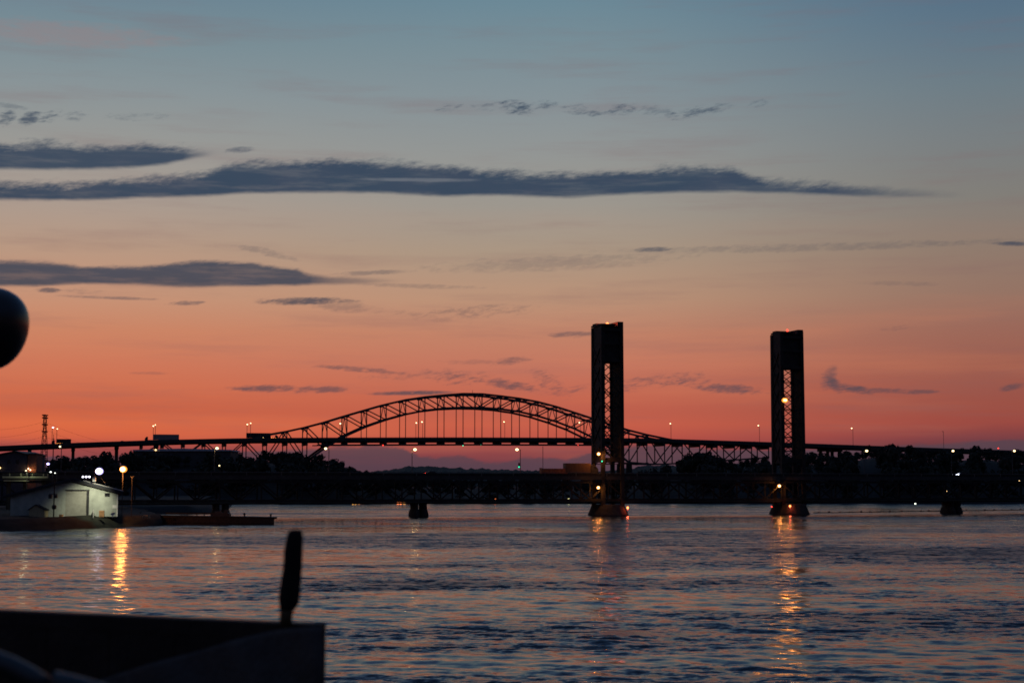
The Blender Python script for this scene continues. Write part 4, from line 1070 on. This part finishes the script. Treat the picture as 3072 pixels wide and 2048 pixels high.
def parapet_lights():
    # strip lamps under the parapet of the approach road, lighting its panels
    for i, (a, b_, py) in enumerate(((10,28,1430),(31,62,1429.5),(64,96,1429),(99,128,1428.5))):
        pass
parapet_lights()
def approach_rail():
    # pale lit approach wall seen over the shed roof on the left
    D = 440.0
    t = thing('approach_railing', P(70, 1430, D), 'pale greenish railed ramp lit up above the shed roof at left', 'railing')
    def x(px): return P(px, 1430, D).x
    zt, zm, zb = zat(1421, D), zat(1428, D), zat(1433, D)
    PALE = mat('pale_concrete', (.40, .42, .30), .8, 0, .2, .5)
    segs = [(8,28),(30,62),(64,96),(98,129),(131,142)]
    for a, c in segs:
        block('wall_panel', ((x(a)+x(c))/2, D, (zm+zb)/2), (x(c)-x(a), .3, zm-zb), PALE, t)
        bar('top_rail', (x(a)-.1, D-.02, zt), (x(c)+.1, D-.02, zt), .1, .14, POLE, t)
        bar('rail_post', (x(c)+.1, D-.02, zb), (x(c)+.1, D-.02, zt+.1), .22, .22, PALE, t)
    block('ramp_slab', ((x(8)+x(150))/2, D+2, zb-.35), (x(150)-x(8), 4.5, .5), CONC, t)
    block('lower_ledge', ((x(14)+x(90))/2, D-.6, zb-.75), (x(90)-x(14), .5, .22), PALE, t)
    for px in (20, 70, 125):
        block('support', (x(px), D+2, (zb-.6+2.4)/2), (.5, 2.5, zb-.6-2.4), CONC, t)
    # the lamp that lights it
    for px, py, lb in ((78,1411,'warm lamp post above the pale railed ramp'),):
        c = P(px, py, D-3); b0 = Vector((c.x, D-2, 2.6)); street_lamp(b0, c, lb, glow('lamp_ramp', (1, .9, .6), 3, False), .20, 'yard lamps on the left shore', 160, (.95, 1, .6), pr=.07)
approach_rail()

# flat warehouse with a pale roof edge behind the trees
def warehouse():
    D = 985.0; x0, x1 = P(402, 1380, D).x, P(690, 1380, D).x; z1 = zat(1350, D)
    t = thing('warehouse', ((x0+x1)/2, D, 12), 'long low warehouse with a pale roof edge behind the left treeline', 'building')
    b = MB(); b.box(((x0+x1)/2, D+15, (z1+8)/2), (x1-x0, 30, z1-8)); b.build('wall', mat('warehouse_wall', (.07, .07, .075), .8), t)
    b = MB(); b.prism([(x0-.8, z1-.5), (x1+.8, z1-.5), (x1+.8, z1+.3), ((x0+x1)/2, z1+1.1), (x0-.8, z1+.3)], D-.8, D+30.8); b.build('roof', mat('pale_roof', (.55, .55, .6), .6), t)
    c = P(467, 1349, D-1); ball('roof_lamp', c, .5, G_DIM, t)
warehouse()

# ------------------------------------------------------------------ jetty
def jetty():
    D = 400.0; xa, xb = P(470, 1560, D).x, P(823, 1560, D).x
    zt = zat(1549, D)
    t = thing('jetty', ((xa+xb)/2, D, 0), 'dark timber jetty running out from the left shore', 'jetty')
    n = 60
    for i in range(n):
        x0 = xa + (xb-xa)*i/n; zz = zt + .25 - .45*i/n
        block('deck_plank', (x0 + .24, D+2.2, zz), ((xb-xa)/n - .03, 5.0, .16), WOODD, t)
    for y in (0, 4.4):
        bar('stringer', (xa, D+y, zt-.08), (xb, D+y, zt-.45), .3, .4, WOODD, t)
    # sheeted face of upright boards from halfway out; open piles nearer the shore
    xs = P(528, 1560, D).x; m = 54
    for i in range(m):
        x0 = xs + (xb-xs)*i/m
        block('face_board', (x0 + .21, D-.12, (zt-.5)/2 - .1), ((xb-xs)/m - .02, .12, zt+.35 + .12*math.sin(i*2.1)), WOODD, t)
    for i in range(10):
        x0 = xa + (xs-xa)*i/10
        for y in (0.3, 4.2):
            b = MB(); b.lathe((x0, D+y, -2), [(.2, 0), (.2, zt+1.8)], 8); b.build('pile', WOODD, t)
    bar('wale', (P(520, 1560, D).x, D-.25, .75), (xb, D-.25, .35), .2, .35, WOODD, t)
    # rail posts towards the shore
    for px in (544, 561, 590, 612, 633):
        x0 = P(px, 1545, D+4).x; bar('rail_post', (x0, D+4.2, zt), (x0, D+4.2, zt+.5), .62, .2, WOODD, t)
    bar('handrail', (P(486, 1545, D).x, D+4.2, zt+.72), (P(640, 1545, D).x, D+4.2, zt+.66), .18, .42, WOODD, t)
    for px, top, lb in ((733,1538,'dark mooring bollard in the middle of the bare jetty'),(812,1541,'dark mooring bollard at the outer tip of the jetty')):
        c = P(px, 1549, D+1); b = MB(); zb = zt - .12; h = zat(top, D+1) - zb
        b.lathe((c.x, D+1, zb), [(.34, 0), (.2, .12), (.18, h*.55), (.30, h*.72), (.34, h*.9), (.22, h)], 10); tag(b.build('bollard', DARK), lb, 'bollard', 'bollards on the jetty')
    # small dark workboat tied up behind
    c = P(664, 1548, D+1.5)
    t2 = thing('deck_hut', (c.x, D+1.5, zt), 'dark low hut with a stubby chimney on the jetty', 'hut')
    x0, x1 = P(640, 1545, D+1.5).x, P(690, 1545, D+1.5).x
    b = MB(); b.prism([(x0, zt-.15), (x1, zt-.15), (x1, zat(1540, D)), (x1-.6, zat(1537, D)), (x0+.2, zat(1539, D)), (x0, zat(1543, D))], D+.5, D+3); b.build('wall', DARK, t2)
    q = P(678, 1534, D+1.5); b = MB(); b.box((q.x, D+1.7, (zat(1530, D)+zat(1538, D))/2), (.95, 1.0, zat(1530, D)-zat(1538, D)+.1)); b.build('chimney', DARK, t2)
    q = P(655, 1537, D+1.5); b = MB(); b.box((q.x, D+1.7, zat(1536.5, D)), (1.6, 1.2, .5)); b.build('hatch', DARK, t2)
jetty()

# ------------------------------------------------------------------ lights along the far shore
def shore_house(px, py, D, label, cols):
    c = P(px, py, D); az = math.atan((px-1536)/F); gz = 1.2
    t = thing('boathouse', (c.x, D, gz), label, 'building', 'boathouses at the far waterline')
    w = 5.6; hh = c.z + 1.6 - gz
    b = MB(); b.prism([(c.x-w, gz), (c.x+w, gz), (c.x+w, gz+hh*.7), (c.x, gz+hh*1.05), (c.x-w, gz+hh*.7)], D, D+6); b.build('wall', DARK, t)
    for s_ in (-1, 1):
        b = MB(); b.prism([(c.x, gz+hh*1.05), (c.x+s_*(w+.5), gz+hh*.66), (c.x+s_*(w+.5), gz+hh*.74), (c.x, gz+hh*1.14)], D-.4, D+6.4); b.build('roof_slope', DARK, t)
    for i, (dx, m) in enumerate(cols):
        o = block('window', (c.x+dx, D-.05, c.z), (.95, .08, 1.3), m, t)
        block('window_frame', (c.x+dx, D-.1, c.z), (.07, .06, 1.3), DARK, o)
shore_house(1064, 1510, 842, 'low boathouse with three glowing yellow windows on the left far shore', [(-.9, G_WIN), (.5, G_WIN), (2.2, glow('lit_window_dim', (1, .4, .1), 1.5))])
G_WR = glow('lit_window_red', (1, .22, .06), 4)
shore_house(1199, 1509, 842, 'low boathouse with red-orange windows near the middle far shore', [(-.9, G_WR), (.5, G_WR), (2.2, MATS['lit_window_dim'])])
for px, py, D, gm, r, lb in [(658,1396,760,G_YEL,.34,'lone yellow lamp below the pale-roofed warehouse'),
    (834,1426,900,G_DIM,.5,'small amber lamp on the dark left bank below the arch foot'),
    (962,1415,900,G_DIM,.7,'amber lamp among dark trees under the left springing'),
    (1215,1503,850,G_DIM,.5,'small pale lamp beside the red-windowed boathouse'),
    (1486,1497,850,G_WR,.45,'dim red lamp at the waterline below the green signal'),
    (1706,1497,850,glow('lamp_lime', (1, .95, .4), 4, False),.6,'yellow-white lamp at the waterline left of the left tower'),
    (1996,1426,900,G_YEL,.62,'yellow-white lamp on the bank between the two lift towers'),
    (2118,1514,848,G_RED,.45,'red lamp at the waterline between the two lift towers'),
    (2746,1510,848,glow('lamp_pale2', (.95, 1, .8), 5),.4,'small pale lamp at the waterline right of the right tower'),
    (2840,1472,880,G_DIM,.3,'faint amber lamp on the bank over the right river pier'),
    (3058,1441,880,G_DIM,.3,'faint amber lamp on the right bank near the photo edge'),
    (2995,1329+15,905,G_RED,.4,'tiny red lamp on the ridge at the far right')]:
    c = P(px, py, D); gz = min(c.z - 1.0, ground_z(math.atan((px-1536)/F), max(D, 856)))
    street_lamp(Vector((c.x+.3, D+.4, gz)), c, lb, gm, r, 'small lamps along the far banks', pr=.09)

# ------------------------------------------------------------------ power pylon and its wires
def pylon():
    D = 1180.0
    def x(px): return P(px, 1300, D).x
    cx = x(134); z0 = 10.0
    t = thing('power_pylon', (cx, D, z0), 'slender lattice power pylon standing behind the high road at left', 'pylon')
    lv = [(1425, 9.5), (1335, 6.9), (1312, 5.3), (1290, 3.9), (1262, 3.7), (1244, 3.7)]
    pts = [(zat(py, D) if py < 1425 else z0, w*D/F*1.0) for py, w in lv]
    for (za, wa), (zb, wb) in zip(pts[:-1], pts[1:]):
        for sx in (-1, 1):
            for sy in (-1, 1): bar('leg', (cx+sx*wa, D+sy*wa, za), (cx+sx*wb, D+sy*wb, zb), .42, .42, STEEL, t)
        k = max(1, int((zb-za)/5.5))
        for i in range(k):
            a, b_ = i/k, (i+1)/k; w1, w2 = wa+(wb-wa)*a, wa+(wb-wa)*b_; q1, q2 = za+(zb-za)*a, za+(zb-za)*b_
            for sy in (-1, 1):
                bar('lattice_bar', (cx-w1, D+sy*w1, q1), (cx+w2, D+sy*w2, q2), .22, .22, STEEL, t); bar('lattice_bar', (cx+w1, D+sy*w1, q1), (cx-w2, D+sy*w2, q2), .22, .22, STEEL, t)
    for py in (1245, 1253, 1273, 1294):
        z = zat(py, D); bar('cross_arm', (cx-1.3, D-3.0, z), (cx+1.3, D-3.0, z), .7, .9, STEEL, t); bar('cross_arm', (cx-1.3, D+3.0, z), (cx+1.3, D+3.0, z), .7, .9, STEEL, t)
    c = 0
    for py, l_end, r_end, lb1, lb2 in ((1264,1284,1331,'uppermost power wire going left from the pylon','uppermost power wire sagging right from the pylon to the road'),(1286,1308,1352,'middle power wire going left from the pylon','middle power wire sagging right from the pylon'),(1308,1328,1368,'lowest power wire going left from the pylon','lowest power wire sagging right from the pylon')):
        for tx, ty, lb in ((-60, l_end+4, lb1), (350, r_end, lb2)):
            a = P(134, py, D); e = P(tx, ty, D)
            b = MB(); pts = [a.lerp(e, u) - Vector((0, 0, 4*u*(1-u)*2.2)) for u in np.linspace(0, 1, 12)]
            b.tube(pts, .045, 4); tag(b.build('power_wire', STEEL), lb, 'wire', 'wires strung from the pylon')
pylon()
def mast2():
    D = 1150.0; b0 = P(158, 1420, D); t = thing('radio_mast', (b0.x, D, 12), 'thin dark mast behind the high road below the violet lamp', 'mast')
    b = MB(); b.tube([(b0.x, D, 12), (b0.x, D, zat(1318, D))], .35, 6); b.tube([(b0.x, D, zat(1318, D)), (b0.x, D, zat(1302, D))], .16, 5); b.build('mast_pole', STEEL, t)
    for py in (1316, 1322): bar('antenna', (b0.x-.7, D, zat(py, D)), (b0.x+.7, D, zat(py, D)), .2, .5, STEEL, t)
mast2()

# ------------------------------------------------------------------ float line on the right
def boom():
    a = P(2440, 1537.5, 9.7*F/82.5); e = P(3200, 1527, 9.7*F/72.0)
    t = thing('float_line', (a.x, a.y, 0), 'line of small floats strung across the water at right', 'float line')
    n = 27; pts = [a.lerp(e, u) for u in np.linspace(0, 1, 60)]
    b = MB(); b.tube([(p.x, p.y, .10 + .04*math.sin(i)) for i, p in enumerate(pts)], .16, 5); b.build('rope', WOODD, t)
    for i in range(n):
        p = a.lerp(e, (i+.5)/n + .004*math.sin(i*3.3)); r = .42 + .12*math.sin(i*1.9)
        ball('float', (p.x, p.y, .18), r, mat('float_plastic', (.16, .06, .04), .6), t, .8)
boom()

# ------------------------------------------------------------------ foreground on our own deck
def foreground():
    # the platform we stand on, below the frame
    dz = 8.15
    b = MB(); b.box((-3.2, 3.0, dz-.15), (7.4, 12.6, .3)); tag(b.build('viewing_deck', WOODD), kind='structure')
    b = MB()
    for x in (-6.6, -3.2, .2):
        for y in (-2.8, 3, 8.8): b.lathe((x, y, -3), [(.18, 0), (.18, dz+2.65)], 8)
    tag(b.build('deck_piles', WOODD), kind='structure')
    # solid bulwark wall: top edge sinks to the right because it comes nearer
    p1 = P(968, 1876, 5.0); p0 = P(0, 1834, 5.0*421/379)
    d = (p0 - p1); d.z = 0; L = d.length; u = d.normalized(); p1 = p1 + u*.042; n = Vector((-u.y, u.x, 0)); n = n if n.y > 0 else -n
    zt = p1.z
    t = thing('bulwark', (p1.x, p1.y, dz), 'black painted bulwark wall cutting off the lower left corner', 'wall')
    WALLM = mat('bulwark_paint', (.022, .018, .016), .75, 0, .5, 6, .2)
    nb = 11; LL = 2.9
    for i in range(nb):
        a = p1 + u*(LL*i/nb + (.0 if i else 0)); c = p1 + u*(LL*(i+1)/nb - .004)
        m = (a+c)/2 + n*.05; o = block('board', (m.x, m.y, (dz+zt-.05)/2), ((c-a).length, .07, zt-.05-dz), WALLM, t, math.atan2(u.y, u.x))
    m = p1 + u*LL/2 + n*.05; block('cap_rail', (m.x, m.y, zt-.024), (LL+.0, .072, .05), WALLM, t, math.atan2(u.y, u.x))
    # added sheet for the wall's lighter right part, its edge an arc
    t2 = MB(); NU, NV = 26, 16; grid = []
    arc = [(968,1878),(850,1884),(700,1920),(560,1962),(440,1992),(300,2040),(200,2090),(100,2170)]
    for j in range(NV+1):
        row = []
        for i in range(NU+1):
            px = 968 - (968-120)*i/NU; pt = interp(-px, sorted([(-a, b_) for a, b_ in arc]))
            py = pt + (2330-pt)*(j/NV)**1.15
            k = (px-968)/(0-968); D = 5.0 + .555*k - .035 - .012*math.sin(i*.9+j*.35) - .05*(j/NV)
            row.append(tuple(P(px, py, D)))
        grid.append(row)
    fl = [q for r in grid for q in r]; nn = NU+1
    f = [(j*nn+i, j*nn+i+1, (j+1)*nn+i+1, (j+1)*nn+i) for j in range(NV) for i in range(NU)]
    t2.add(fl, f); o = t2.build('grey_sheet', mat('sheet_grey', (.070, .068, .066), .85, 0, .3, 9, .3), None, True)
    so = o.modifiers.new('thickness', 'SOLIDIFY'); so.thickness = .006
    tag(o, 'dull grey sheet added for the lighter right end of the black wall', 'grey_sheet')
    # stout tapering post standing on the wall
    def ring(cx, cy, w, D): c = P(cx, cy, D); r = w/2*D/F; return [(c.x + r*math.cos(a), c.y + r*math.sin(a)*.8, c.z) for a in np.linspace(0, 2*math.pi, 15)[:-1]]
    Dp = 5.06
    base = P(857, 1872, Dp); pt = thing('post', base, 'stout dark tapering post with brownish foot on the wall corner', 'post')
    b = MB(); b.loft([ring(861,1828,44,Dp), ring(866,1815,56,Dp), ring(868,1790,64,Dp), ring(872,1750,62,Dp), ring(878,1700,57,Dp), ring(880,1650,56,Dp), ring(884,1612,50,Dp), ring(886,1595,44,Dp), ring(887,1588,30,Dp)]); b.build('post_shaft', mat('post_black', (.012, .011, .011), .9), pt, True)
    b = MB(); b.loft([ring(857,1876,37,Dp), ring(858,1850,38,Dp), ring(861,1827,42,Dp)]); b.build('post_foot', mat('brown_timber', (.10, .065, .03), .8, 0, .4, 30), pt, True)
    # round dark lamp head at the left edge on a pole outside the frame
    D = 9.0; c = P(-34, 986, D); r = 121*D/F
    t3 = thing('lamp_post', (c.x-.06, D, dz), 'dark glossy round lamp head cut by the left photo edge', 'lamp')
    b = MB(); prof = []
    for i in range(19):
        a = math.pi*i/18; rr = r*math.sin(a)*(1 + .17*math.cos(a)*-1); prof.append((max(.001, rr), -r*1.03*math.cos(a)))
    b.lathe((0, 0, 0), prof, 28); h = b.build('lamp_globe', mat('smoked_glass', (.010, .011, .013), .24, 0, .1, 3, 0, .5), None, True)
    h.matrix_basis = Matrix.Translation(c) @ Matrix.Rotation(R_(-14), 4, 'Y'); adopt(h, t3)
    b = MB(); b.tube([(c.x-.08, D, dz), (c.x-.08, D, c.z-r*.9)], .045, 10); b.build('pole', DARK, t3)
    b = MB(); b.lathe((c.x-.08, D, c.z-r*1.02), [(.06, 0), (.12, .03), (.10, .09)], 12); b.build('collar', DARK, t3)
    # shiny curved rail in the corner, two lengths
    t4 = thing('handrail', P(100, 2040, 3.4), 'shiny dark curved handrail in the bottom left corner', 'handrail')
    SH = mat('varnished_rail', (.028, .034, .038), .40, 0, .2, 3, 0, .6)
    for seg in ([(-120,1930),(-40,1952),(30,1978),(80,2004),(138,2040)], [(160,2022),(220,2036),(290,2056),(380,2100)]):
        b = MB(); b.tube([P(x, y+22, 3.4) for x, y in seg], 34*3.4/F, 14); b.build('rail_length', SH, t4, True)
    q = P(152, 2066, 3.4); b = MB(); b.tube([q, Vector((q.x, q.y+.02, dz))], .02, 10); b.build('stanchion', DARK, t4)
foreground()
